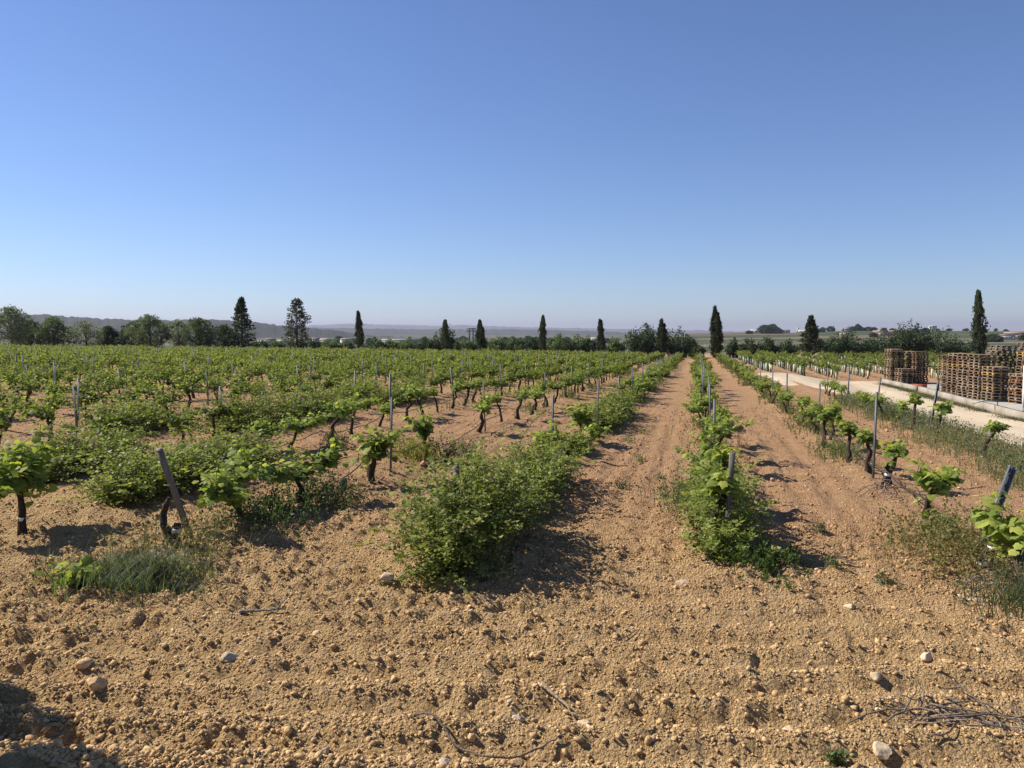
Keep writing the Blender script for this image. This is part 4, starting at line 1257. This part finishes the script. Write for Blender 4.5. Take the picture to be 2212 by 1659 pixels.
WH, CR, TL, PK = (.52, .50, .46), (.40, .345, .27), (.25, .165, .12), (.32, .28, .235)
hrng = random.Random(3)
VIL = [(-32.9, 760, 11, 8, 4, 2, CR, TL), (-31.6, 800, 9, 8, 4.5, 2, WH, PK), (-30.3, 770, 12, 8, 4, 2, WH, PK), (-29.9, 860, 9, 8, 6, 2, PK, TL), (-29.1, 900, 12, 9, 4, 2, WH, CR), (-28.5, 930, 8, 8, 7, 2, WH, PK),
       (-28.0, 880, 9, 8, 6, 2, CR, TL), (-27.5, 900, 10, 8, 6, 2, PK, TL), (-26.9, 930, 9, 8, 6, 2, WH, TL), (-26.2, 900, 12, 8, 5, 2, CR, PK), (-24.8, 940, 12, 8, 5, 2, CR, PK), (-23.9, 960, 10, 8, 5, 2, PK, TL)]
HLAB = ['tan gabled house by the fir-like conifer', 'white house second into the village from the fir', 'low white house with a wide roof in the village front', 'taller tan house behind the low white one', 'long white village building with a cream roof',
        'tall narrow white village house', 'cream village house before the see-through conifer', 'tan village house beside the see-through conifer', 'white house with red roof behind the see-through conifer', 'long cream building past the see-through conifer',
        'cream shed in the fields past the village', 'last tan shed of the village towards the lone cypress']
for (b, r, w, d, h, rh, wc, rc), lab in zip(VIL, HLAB):
    house(lab, b, r, w, d, h, rh, wc, rc, R(-b) + hrng.uniform(-.4, .4))
house('long tan farm building behind the lone cypress', -21.0, 820, 40, 10, 4, 2, CR, PK, R(20), 5)
house('white farmhouse with two roofs far out in the plain', -17.6, 1500, 20, 10, 5, 2.5, WH, WH, R(10), 3)
house('small white shed far out in the plain past the white farmhouse', -7.2, 1300, 12, 8, 4, 1.5, WH, WH, R(5))
house('white industrial building on the skyline behind the double-topped cypress', 3.9, 1350, 22, 14, 6, .6, WH, WH, R(-4), 3, True)
house('second white industrial building beside a skyline grove', 5.6, 1380, 22, 14, 5, .6, WH, WH, R(-6), 3, True)
house('low white shed next to the skyline silo', 7.0, 1420, 22, 12, 4, .5, WH, CR, R(-6), 3, True)
house('small white house on the slope behind the feathery conifer', 9.5, 900, 11, 8, 4, 2, WH, TL, R(-12))
house('pinkish house on the slope between two hedge clumps', 11.6, 870, 13, 9, 4, 2, (.5, .36, .28), TL, R(-8))
house('low tan house beside the pinkish house', 12.3, 900, 16, 9, 3.5, 2, CR, TL, R(-14), 3)
house('long tan house up the slope past the pinkish one', 13.2, 930, 20, 9, 4, 2, CR, TL, R(-16), 3)
house('white speck of a house on the skyline over the hedge', 14.6, 1440, 12, 8, 7, 1, WH, WH, R(-16))
house('white flat-roofed house behind the tallest cypress', 18.5, 760, 15, 9, 4.0, .5, WH, WH, R(-20), 4, True)
house('tan-roofed house above the white flat-roofed one', 19.2, 800, 20, 10, 4.6, 1.8, CR, TL, R(-24), 4)
house('low white wing of the farm at the picture edge', 19.9, 760, 16, 9, 3.2, 1.3, WH, TL, R(-20), 3)
e = empty('silo', (*polar(6.55, 1420), gzs(*polar(6.55, 1420)))); tag(e, 'pale narrow silo tower on the skyline', 'silo')
mb = MB(); tube(mb, [(0, 0, 0), (0, 0, 8)], 1.8, 12, (.40, .38, .34)); mb.build('tower', M['paint'], e)
mb = MB(); tube(mb, [(0, 0, 8.02), (0, 0, 8.7), (0, 0, 9)], [1.9, 1.2, .2], 12, (.5, .47, .42)); mb.build('roof', M['paint'], e)

FT = []
for i in range(5):
    rng2 = np.random.default_rng(800 + i)
    p = broad_tree(6, 6.5, 800 + i, np.array(DKG) * 1.15, .75, False, .7)
    FT.append((p[0].mesh('trunk', M['bark'], True), p[1].mesh('crown', M['tleaf'])))
far_spots = [(-25.3, 1000, 9, 'dark grove tree past the village'), (-24.8, 1010, 8, 'dark grove tree past the village'), (-24.3, 1005, 9, 'dark grove tree past the village'), (-23.2, 1050, 7, 'lone dark tree in the fields past the village grove'),
             (-19.3, 800, 8, 'dark clump near the lone cypress in the plain'), (-18.8, 790, 7, 'dark clump near the lone cypress in the plain'), (-16.6, 1250, 11, 'round far tree past the white farmhouse')]
far_spots += [(-13.6 + .55 * i, 900 + 40 * (i % 3), 8 + (i * 5) % 4, 'dark grove tree out in the plain around the pylon') for i in range(9)]
far_spots += [(-6.3, 1000, 8, 'lone far tree seen past the bulging cypress'), (3.4, 1200, 7, 'small skyline tree right behind the double-topped cypress'), (4.4, 1220, 13, 'skyline grove tree by the white industrial buildings'), (4.9, 1230, 14, 'skyline grove tree by the white industrial buildings'),
              (5.3, 1225, 11, 'skyline grove tree by the white industrial buildings'), (7.7, 1150, 8, 'row of small trees left of the feathery conifer'), (8.1, 1150, 7, 'row of small trees left of the feathery conifer'), (8.6, 1250, 9, 'skyline trees behind the feathery conifer')]
far_spots += [(9.6 + .32 * i, 1280, 6 + (i * 7) % 5, 'tall skyline grove tree above the small white house') for i in range(6)]
far_spots += [(11.7 + .45 * i + .3 * math.sin(i * 2.7), 1320 + 40 * (i % 3), 2.8 + (i * 7) % 4 * .9, 'low tree of the wooded skyline over the hedge') for i in range(17)]
far_spots += [(11.2 + .6 * i, 830 + 60 * (i % 3), 6 + (i * 2) % 3, 'slope tree among the houses over the hedge') for i in range(6)]
far_spots += [(17.9, 680, 8, 'dark tree between the tallest cypress and the farm'), (19.6, 740, 8, 'dark tree behind the farm at the picture edge')]
seen_ = {}
for i, (b, r, s, lab) in enumerate(far_spots):
    grp_ = lab + 's'; seen_[lab] = seen_.get(lab, 0) + 1
    if sum(q[3] == lab for q in far_spots) > 1: lab = f'{ORD[seen_[lab] - 1]} from its left end, {lab}'
    x, y = polar(b, r); e = empty('far_tree', (x, y, gzs(x, y) - .4), i * 1.3, s / 6); e.scale = (s / 6 * (1.15 + .35 * math.sin(i * 3.1)), s / 6 * 1.2, s / 6 * (.8 + .15 * math.cos(i * 1.7))); tag(e, lab, 'tree', grp_)
    tm, cm = FT[i % 5]; link('trunk', tm, e); tag(link('crown', cm, e), kind='stuff')

x, y = polar(-16.02, 330)
e = empty('power_pylon', (x, y, gzs(x, y)), R(16)); tag(e, 'twin-legged steel power pylon beside the stout cypress', 'pylon')
S_ = (.10, .10, .11); top = 4.2 - gzs(x, y)
for sx in (-.75, .75):
    mb = MB()
    for dx in (-.22, .22): tube(mb, [(sx * 1.15 + dx, 0, 0), (sx * .9 + dx * .8, 0, top)], .17, 5, S_)
    for k in range(10):
        z0, z1 = top * k / 10, top * (k + 1) / 10; s = -1 if k % 2 else 1
        tube(mb, [(sx * 1.1 - .22 * s, 0, z0), (sx * 1.05 + .22 * s, 0, z1)], .11, 4, S_)
    mb.build('leg', M['steel'], e)
for z, wd in ((top, 1.9), (top - 1.0, 2.6)):
    mb = MB(); tube(mb, [(-wd, 0, z), (wd, 0, z)], .18, 5, S_); mb.build('crossarm', M['steel'], e)
mb = MB(); tube(mb, [(-1.9, 0, top), (-.8, 0, top - 2)], .12, 4, S_); tube(mb, [(1.9, 0, top), (.8, 0, top - 2)], .12, 4, S_); mb.build('brace', M['steel'], e)

# ------------------------------------------------------------------ clods and stones
ICO_V = []
ph = (1 + 5 ** .5) / 2
for a in (-1, 1):
    for b in (-ph, ph): ICO_V += [(0, a, b), (a, b, 0), (b, 0, a)]
ICO_V = unit(np.array(ICO_V))
import itertools
_d = np.linalg.norm(ICO_V[:, None] - ICO_V[None], axis=-1); _e = sorted(set(np.round(_d[_d > .1], 3)))[0]
ICO_F = []
for a, b, c in itertools.combinations(range(12), 3):
    if abs(_d[a, b] - _e) < .01 and abs(_d[b, c] - _e) < .01 and abs(_d[a, c] - _e) < .01:
        n_ = np.cross(ICO_V[b] - ICO_V[a], ICO_V[c] - ICO_V[a])
        ICO_F.append((a, b, c) if n_ @ ICO_V[a] > 0 else (a, c, b))
ICO_F = np.array(ICO_F)


def subdiv(V, Fc):
    V = list(map(tuple, V)); mid = {}; out = []
    def m_(a, b):
        k = (min(a, b), max(a, b))
        if k not in mid:
            p = unit(np.array(V[a]) + np.array(V[b])); V.append(tuple(p)); mid[k] = len(V) - 1
        return mid[k]
    for a, b, c in Fc:
        x_, y_, z_ = m_(a, b), m_(b, c), m_(c, a)
        out += [(a, x_, z_), (x_, b, y_), (z_, y_, c), (x_, y_, z_)]
    return np.array(V), np.array(out)


ICO2 = subdiv(ICO_V, ICO_F)
rng = np.random.default_rng(55)
n = 125000
yy = 3.3 + 26 * rng.random(n) ** 1.9
xx = rng.uniform(-1.12, .46, n) * (yy + .4)
den = (.45 + .75 * sstep(-.6, .9, np.sin(bandc(xx, yy)))) * (.75 + .5 * vnoise(xx / .9, yy / .9, 72)) * .75 + .35 * sstep(.35, .7, vnoise(xx / 1.6, yy / 1.6, 15)) * (.5 + vnoise(xx / .5, yy / .5, 61))
keep = (rng.random(n) < den * .60) & (xx < 6.2)
xx, yy = xx[keep], yy[keep]; n = len(xx)
sz = .0060 * (1 - rng.random(n)) ** -.36; sz = np.minimum(sz, .023) * (1 + .03 * np.maximum(0, yy - 8))
rot = unit(rng.normal(0, 1, (n, 4)))
def quat_apply(q, v):
    w, u3 = q[:, None, :1], q[:, None, 1:]
    t = 2 * np.cross(u3, v); return v + w * t + np.cross(u3, t)
zz = gz(xx, yy) + micro(xx, yy)
V = ICO_V[None] * (1 + .85 * (rng.random((n, 12, 1)) - .5)) * (1 + .9 * (rng.random((n, 1, 3)) - .5))
V = quat_apply(rot, V) * np.array((1, 1, .75)) * sz[:, None, None] + np.stack([xx, yy, zz + sz * .30], 1)[:, None]
red = sstep(5.5, 13, yy + .3 * xx + 1.6 * vnoise(xx / 1.3, yy / 1.3, 21))[:, None]
tone = (.78 + .42 * rng.random((n, 1)))
colr = (np.array((.575, .385, .190)) * (1 - red) + np.array((.49, .29, .158)) * red) * tone
pale = rng.random((n, 1)) < .05
colr = np.where(pale, np.array((.60, .45, .27)) * (.8 + .4 * rng.random((n, 1))), colr)
mb = MB(); mb.add(V.reshape(-1, 3), (ICO_F[None] + (np.arange(n) * 12)[:, None, None]).reshape(-1, 3), np.repeat(colr, 12, axis=0))
n = 110000                                              # crumbs a centimetre across
yy = 3.3 + 7.5 * rng.random(n) ** 1.5; xx = rng.uniform(-1.10, .45, n) * (yy + .3)
kb = rng.random(n) < (.25 + .75 * sstep(-.5, .8, np.sin(bandc(xx, yy)) + 1.2 * (vnoise(xx / .8, yy / .8, 71) - .5))); xx, yy = xx[kb], yy[kb]; n = len(xx)
sz = .0038 * (1 - rng.random(n)) ** -.36; sz = np.minimum(sz, .014) * (1 + .04 * np.maximum(0, yy - 5))
OCT = np.array([(1, 0, 0), (-1, 0, 0), (0, 1, 0), (0, -1, 0), (0, 0, 1), (0, 0, -1.0)])
OCTF = np.array([(0, 2, 4), (2, 1, 4), (1, 3, 4), (3, 0, 4), (2, 0, 5), (1, 2, 5), (3, 1, 5), (0, 3, 5)])
zz = gz(xx, yy) + micro(xx, yy)
V = OCT[None] * (.45 + 1.0 * rng.random((n, 6, 1)))
V = quat_apply(unit(rng.normal(0, 1, (n, 4))), V) * sz[:, None, None] + np.stack([xx, yy, zz + sz * .35], 1)[:, None]
red = sstep(5.5, 13, yy + .3 * xx + 1.6 * vnoise(xx / 1.3, yy / 1.3, 21))[:, None]
colr = (np.array((.595, .398, .196)) * (1 - red) + np.array((.50, .30, .162)) * red) * (.75 + .5 * rng.random((n, 1)))
mb.add(V.reshape(-1, 3), (OCTF[None] + (np.arange(n) * 6)[:, None, None]).reshape(-1, 3), np.repeat(colr, 6, axis=0))
tag(mb.build('soil_clods', M['clod']), 'crumbled clods and pebbles covering the tilled earth', kind='stuff')


def stone(name, label, x, y, s, col, seed, group=None, flat=.65, sink=.25, cat='stone'):
    rng = np.random.default_rng(seed)
    V_, F_ = subdiv(*ICO2)
    k = rng.normal(0, 1, (11, 3)); v = V_.copy()
    for q in range(11):
        dd = unit(k[q]); t = v @ dd; cut = .42 + .35 * rng.random()
        v = v - np.maximum(0, t - cut)[:, None] * dd * .95
    v = v * (1 + .22 * (vnoise(v[:, 0] * 5 + 9, v[:, 1] * 5 + v[:, 2] * 4 + 9, seed) - .5))[:, None]
    v = v * np.array((1, .8 + .3 * rng.random(), flat)) * s
    mb = MB(); mb.add(v, F_, col)
    o = mb.build(name, M['stone'] if cat == 'stone' else M['clod'], None, True, (x, y, gnd(x, y) + s * flat * (1 - sink) * .38), (rng.normal(0, .2), rng.normal(0, .2), rng.uniform(0, 6)))
    return tag(o, label, cat, group)


LIME = (.60, .47, .31); TANS = (.56, .38, .20)
stone('limestone_rock', 'pale cracked rock lying beside the foot of the big bush', -2.72, 6.66, .095, (.52, .41, .30), 1, None, .62, .1)
stone('stone', 'grey lumpy stone alone on the near earth', -3.12, 4.78, .068, (.46, .37, .27), 2)
stone('stone', 'rounded tan stone on the lane before the two rows', -.11, 7.18, .075, (.47, .35, .24), 3)
stone('stone', 'whitest of the pale stones by the weeds at the picture edge', 2.37, 7.5, .075, (.58, .46, .33), 4)
stone('stone', 'flat pale stone next to the whitest one at the weeds', 2.22, 7.42, .06, (.55, .42, .28), 5, None, .4)
stone('stone', 'egg-shaped pale stone on open earth at the lane mouth', 1.27, 7.0, .055, (.55, .41, .27), 6)
stone('stone', 'upright oval pale stone in the headland near the twigs', 1.60, 6.0, .045, (.55, .42, .28), 7, None, .9, 0)
stone('stone', 'tan stone with a sharp shadow above the twig heap', 1.18, 5.55, .055, (.50, .38, .24), 8)
stone('stone', 'square pale stone below the twig heap', 1.0, 4.55, .062, (.55, .43, .28), 9)
stone('stone', 'flat lilac-grey stone left of the lying stick', -1.0, 4.48, .045, (.42, .35, .30), 10, None, .35)
stone('stone', 'stone touching the tip of the lying stick', -.62, 4.52, .05, (.50, .38, .24), 11)
stone('stone', 'small bluish-grey stone at the bottom edge', -1.25, 3.83, .04, (.38, .34, .27), 12)
stone('stone', 'pale pebble on the earth between bush and grass clump', -3.15, 7.9, .06, (.52, .40, .28), 13)
stone('stone', 'two-toned stone behind the grass clump, half hidden', -5.1, 6.9, .07, (.5, .4, .29), 14)
stone('stone', 'white stone on the far lane edge under weeds', 3.25, 33, .16, (.62, .58, .5), 15)
stone('stone', 'pale stone farther up the far lane edge', 2.9, 38, .14, (.6, .52, .4), 16)
stone('earth_clod', 'large earth clod next to the shaded corner', -3.62, 4.15, .075, TANS, 17, None, .7, .2, 'clod')
stone('earth_clod', 'flat clod lit at the rim of the shade', -3.32, 4.02, .055, TANS, 18, None, .6, .2, 'clod')
stone('earth_clod', 'blocky earth clod at the side edge above the shade', -3.98, 4.45, .055, TANS, 19, None, .7, .2, 'clod')
stone('earth_clod', 'reddish clod at the foot of the drip-hose vines', -4.6, 13.0, .085, (.36, .215, .13), 20, None, .8, .1, 'clod')
srng = np.random.default_rng(91)
for i in range(70):
    y = 3.6 + 9 * srng.random() ** 1.4; x = srng.uniform(-1.0, .40) * y
    if min(abs(x - q) for q in ROWX.values()) < .4 and y > 7.5: continue
    if srng.random() < .42:
        stone('stone', 'small pale stone half sunk in the tilled earth', x, y, .016 + .018 * srng.random() ** 2, np.array(LIME) * (.85 + .3 * srng.random()), 100 + i, 'small pale stones half sunk in the earth')
    else:
        stone('earth_clod', 'fist-sized earth clod on the tilled ground', x, y, .018 + .028 * srng.random() ** 2, np.array(TANS) * (.8 + .3 * srng.random()), 100 + i, 'fist-sized clods on the tilled ground', .75, .3, 'clod')

# ------------------------------------------------------------------ twigs
def twig(label, pts, r, seed, branches=0, col=(.20, .155, .12), name='twig', cat='twig', group=None):
    rng = np.random.default_rng(seed); mb = MB()
    p = np.array([(x, y, gnd(x, y) + h) for x, y, h in pts])
    t = np.linspace(0, 1, len(p)); tt = np.linspace(0, 1, len(p) * 4)
    q = np.stack([np.interp(tt, t, p[:, k]) for k in range(3)], 1); q[1:-1] = (q[:-2] + q[1:-1] * 2 + q[2:]) / 4
    q += rng.normal(0, r * .4, q.shape)
    tube(mb, q, np.linspace(r, r * .55, len(q)), 6, col, 0, rng, .15)
    for b in range(branches):
        i = rng.integers(2, len(q) - 2); d = unit(rng.normal(0, 1, 3) * np.array((1, 1, .25))) * (.08 + .15 * rng.random())
        tube(mb, [q[i], q[i] + d * .5 + (0, 0, .01), q[i] + d], [r * .6, r * .45, r * .3], 5, col)
    return tag(mb.build(name, M['bark'], None, True), label, cat, group)


twig('long curved dry shoot lying along the bottom edge', [(-1.62, 4.22, .02), (-1.42, 4.16, .05), (-1.24, 4.02, .04), (-1.05, 3.93, .03), (-.92, 3.98, .03), (-.78, 4.14, .04), (-.70, 4.24, .02)], .008, 1)
twig('straight stripped stick lying by a stone', [(-.92, 4.76, .02), (-.78, 4.66, .03), (-.66, 4.56, .02)], .012, 2, 0, (.33, .25, .17))
twig('grey stick lying between the bush rock and the grass clump', [(-3.62, 5.72, .02), (-3.45, 5.80, .03), (-3.28, 5.86, .02)], .013, 3, 1, (.27, .25, .23))
twig('thin bent shoot on the headland above the twig heap', [(.72, 6.05, .01), (.86, 6.1, .03), (.95, 6.12, .02)], .006, 4)
twig('short crooked twig on the mid headland', [(-.62, 5.9, .01), (-.5, 5.98, .02), (-.42, 6.05, .01)], .006, 5)
twig('hooked shoot below the twig heap', [(1.28, 4.7, .02), (1.38, 4.74, .02), (1.46, 4.86, .03), (1.42, 4.98, .02)], .007, 6)
def heap(label, cx, cy, rx, ry, n, seed, hgt=.09):
    rng = np.random.default_rng(seed); e = empty('twig_heap', (cx, cy, gnd(cx, cy))); tag(e, label, 'twig heap')
    for k in range(n):
        mb = MB(); a = rng.normal(0, .85) + (PI if rng.random() < .5 else 0); ln = rx * (.3 + 1.0 * rng.random())
        c = np.array((rng.normal(0, rx * .35), rng.normal(0, ry * .5))); s = np.linspace(-.5, .5, 7)
        bend = rng.normal(0, .12)
        P2 = np.stack([c[0] + math.cos(a) * ln * s, c[1] + math.sin(a) * ln * s * .7 + bend * s * s * 1.6, .02 + hgt * rng.random() * (1 - (2 * s) ** 2 * .8) + 0 * s], 1)
        P2[:, 2] += np.array([gnd(cx + q[0], cy + q[1]) for q in P2]) - gnd(cx, cy)
        tube(mb, P2, np.linspace(.007, .003, 7) * (.7 + .5 * rng.random()), 5, np.array((.23, .185, .15)) * (.7 + .6 * rng.random()), 0, rng, .15)
        mb.build('twig', M['bark'], e, True)
heap('heap of dry prunings on the near earth at the picture edge', 1.58, 5.08, .62, .16, 26, 11)
heap('heap of dry prunings at the foot of the tall grey post', 2.72, 12.15, .42, .45, 24, 12, .16)
heap('thin scatter of dry shoots in the lane between the rows', 1.75, 15.4, .45, .3, 10, 13, .05)
heap('dry twigs tangled under the vine behind the leaning wooden post', -4.75, 8.3, .40, .40, 18, 14, .10)
heap('dry twigs lying under the grey-trunked vine at the edge', 2.55, 7.9, .35, .35, 22, 15, .12)

# ------------------------------------------------------------------ grasses and weeds
def blades(mb, rng, n, cx, cy, rx, ry, h, w=.006, col=(.10, .14, .05), lean=.35, z0=None, head=False):
    x = cx + rng.normal(0, rx * .5, n); y = cy + rng.normal(0, ry * .5, n)
    z = gz(x, y) + micro(x, y) - (0 if z0 is None else z0)
    hh = h * (.45 + .7 * rng.random(n)); a = rng.uniform(0, 2 * PI, n); ln = lean * (.3 + rng.random(n)) * hh
    dx, dy = np.cos(a), np.sin(a); sx, sy = -dy, dx
    t = np.array((0, .5, 1.0)); wd = np.array((1, .75, .12)) * w
    ctr = np.stack([x[:, None] + dx[:, None] * ln[:, None] * t ** 2, y[:, None] + dy[:, None] * ln[:, None] * t ** 2, z[:, None] + hh[:, None] * t], -1)
    side = np.stack([sx, sy, 0 * sx], -1)[:, None] * wd[None, :, None]
    v = np.stack([ctr - side, ctr + side], 2).reshape(n, 6, 3)
    f = np.array([(0, 1, 3, 2), (2, 3, 5, 4)])
    c = np.array(col) * (.65 + .7 * rng.random((n, 1)))
    mb.add(v.reshape(-1, 3), (f[None] + (np.arange(n) * 6)[:, None, None]).reshape(-1, 4), np.repeat(c, 6, axis=0))
    return ctr


def tuft(name, label, cx, cy, rx, ry, h, n, seed, col=(.10, .15, .055), w=.005, group=None, cat='grass', leafy=0, lean=.95):
    rng = np.random.default_rng(seed); z = gnd(cx, cy); mb = MB()
    if leafy: n = n // 2; leafy = leafy * 3; w = w * .7; lean = .75
    ctr = blades(mb, rng, n, cx, cy, rx, ry, h, w, col, lean)
    if leafy:
        k = rng.integers(0, n, leafy); t = .2 + .8 * rng.random(leafy)
        p = ctr[k, 0] * (1 - t)[:, None] + ctr[k, 2] * t[:, None] + rng.normal(0, .01, (leafy, 3))
        leaves(mb, p, rng.normal(0, 1, (leafy, 3)) + np.array((0, 0, .4)), rng.normal(0, 1, (leafy, 3)) + np.array((0, 0, .8)), .02 + .026 * rng.random(leafy), np.array(col) * (.8 + .5 * rng.random((leafy, 1))), (DIA_V, DIA_F))
    mb.v = [v - np.array((cx, cy, z), np.float32) for v in mb.v]
    e = empty(name, (cx, cy, z)); tag(mb.build('blades', M['bleaf'], e), kind='stuff')
    return tag(e, label, cat, group)


tuft('grass_clump', 'soft blue-green grass clump in front of the leaning wooden post', -4.98, 6.15, .62, .50, .20, 2300, 1, (.115, .140, .075), .0042)
tuft('dry_grass', 'thin dry stalks standing over the soft grass clump', -4.95, 6.3, .7, .5, .34, 240, 41, (.20, .18, .10), .003, None, 'grass', 40)
tuft('weed_clump', 'dry thin weed stalks between the grass clump and the wooden post', -5.05, 7.0, .75, .55, .38, 420, 2, (.115, .115, .05), .004, None, 'weeds', 260)
tuft('weed_clump', 'dark weeds round the foot of the vine behind the leaning post', -4.95, 8.4, .55, .8, .34, 520, 3, (.065, .095, .035), .005, None, 'weeds', 700)
tuft('weed_clump', 'grey-green weeds under the forked vine', -4.75, 9.6, .45, .6, .36, 420, 4, (.075, .10, .045), .005, None, 'weeds', 600)
tuft('weed_clump', 'yellow-green weeds round the crooked vine by the hose', -4.95, 13.6, .55, .5, .42, 260, 5, (.19, .19, .04), .006, None, 'weeds', 900)
tuft('weed_clump', 'grey-green thistly weed past the crooked vine', -4.35, 14.0, .5, .5, .42, 240, 6, (.085, .11, .06), .006, None, 'weeds', 500)
tuft('weed_clump', 'brown-green weed tangle round the banded stump at the edge', 2.62, 8.7, .75, 1.1, .46, 520, 7, (.19, .17, .065), .004, None, 'weeds', 1500)
tuft('weed_clump', 'grey grassy weed at the lower picture edge', 2.95, 7.2, .55, .45, .30, 1500, 8, (.095, .115, .06), .004, None, 'weeds')
tuft('weed_clump', 'weeds at the front foot of the bush between the lanes', .62, 8.1, .35, .55, .15, 300, 9, (.08, .115, .03), .006, None, 'weeds', 700)
tuft('weed_clump', 'thin dark weed standing behind the bush between the lanes', .0, 11.0, .5, .9, .42, 420, 10, (.085, .12, .045), .005, None, 'weeds', 700)
tuft('weed_clump', 'weeds at the foot of the curled vine near the second post', 2.72, 16.4, .5, 1.3, .30, 380, 11, (.105, .125, .045), .006, None, 'weeds', 700)
tuft('weed_clump', 'small weed by the stump in the drip-hose row gap', -7.2, 15.0, .3, .3, .32, 200, 12, (.07, .10, .045), .005, None, 'weeds', 300)
tuft('leafy_sprout', 'broad-leaved sprout at the side of the grass clump', -5.28, 5.85, .26, .2, .16, 60, 13, (.10, .16, .035), .006, None, 'sprout', 0)
mb = MB(); r2 = np.random.default_rng(14); n = 60
leaves(mb, np.stack([r2.normal(0, .13, n), r2.normal(0, .10, n), .03 + .2 * r2.random(n)], 1), r2.normal(0, 1, (n, 3)) + np.array((-.2, -.3, -.1)), r2.normal(0, .4, (n, 3)) + np.array((0, -.2, 1)), .07 + .05 * r2.random(n), (GREEN * .6 + YOUNG * .3) * (.7 + .6 * r2.random((n, 1))))
tag(mb.build('vine_sprout', M['vleaf'], None, False, (-5.30, 5.88, gnd(-5.3, 5.88))), 'bright vine sprout with broad leaves beside the grass clump', 'sprout')
for i, (x, y, s, lab) in enumerate([(1.31, 8.25, .09, 'small bright green seedling on the open lane'), (1.68, 7.75, .07, 'tiny seedling below the small bright one'), (-1.38, 17.6, .14, 'green weed beside the bush on the lane edge'), (-1.05, 15.1, .10, 'small weed in the lane before the leafy-footed vine'),
                                    (-1.25, 19.6, .13, 'weed in the lane farther along the bush'), (1.42, 9.7, .07, 'greyish weed in the lane by the slanting vine'), (-1.1, 12.2, .12, 'pale feathery weed at the tail of the big bush'), (.75, 4.45, .05, 'dark green weed sprig at the bottom edge')]):
    tuft('small_weed', lab, x, y, s, s, s * 1.4, 45, 60 + i, (.095, .125, .055), .005, None, 'weed', 30, .8)

rng = np.random.default_rng(66); mb = MB()
for k in range(60):
    y = 13.6 + 19 * rng.random() ** 1.3; x = 5.8 + rng.normal(0, .30)
    c = (.145, .150, .090) if rng.random() < .5 else (.17, .165, .075) if rng.random() < .6 else (.11, .13, .06)
    ctr = blades(mb, rng, 130, x, y, .75, 1.0, .30 * (.6 + .6 * rng.random()), .005 * (1 + (y - 13) * .03), c, .4)
    p = ctr.reshape(-1, 3)[rng.integers(0, 390, 170 * 4)] * 1.0 + rng.normal(0, .03, (170 * 4, 3))
    leaves(mb, p, rng.normal(0, 1, p.shape) + np.array((0, 0, .4)), rng.normal(0, 1, p.shape) + np.array((0, 0, .8)), (.02 + .025 * rng.random(680)) * (1 + (y - 13) * .03), np.array(c) * (.8 + .5 * rng.random((680, 1))), (DIA_V, DIA_F))
tag(mb.build('roadside_weeds', M['bleaf']), 'tall grey-green weeds filling the last row beside the track', 'weeds', kind='stuff')
mb = MB()
for k in range(75):
    y = 30 + 31 * rng.random(); x = 12.62 + rng.normal(0, .16)
    blades(mb, rng, 110, x, y, .5, .9, .13, .014, (.115, .115, .055), .9)
tag(mb.build('wall_weeds', M['bleaf']), 'low dusty weeds along the foot of the concrete wall', 'weeds', kind='stuff')
mb = MB()
for r_, x0 in ROWX.items():
    for k in range(46):
        y = (20 if r_ in 'BC' else 13.5 if r_ == 'A' else 24) + 88 * rng.random() ** 1.5
        if r_ == 'D' and y > 32: continue
        s = 1 + (y - 13) * .035
        if r_ in 'EF' and rng.random() < .55: continue
        ctr = blades(mb, rng, 26, x0 + rng.normal(0, .1), y, .45, 1.1, .26 * (.5 + .8 * rng.random()), .007 * s, (.12, .13, .06), .9)
        p = ctr.reshape(-1, 3)[rng.integers(0, 78, 150)] + rng.normal(0, .03, (150, 3))
        leaves(mb, p, rng.normal(0, 1, p.shape) + np.array((0, 0, .4)), rng.normal(0, 1, p.shape) + np.array((0, 0, .8)), (.025 + .025 * rng.random(150)) * s, np.array((.16, .17, .05)) * (.6 + .6 * rng.random((150, 1))), (DIA_V, DIA_F))
tag(mb.build('row_weeds', M['bleaf']), 'scattered weeds growing along the feet of the vine rows', 'weeds', kind='stuff')
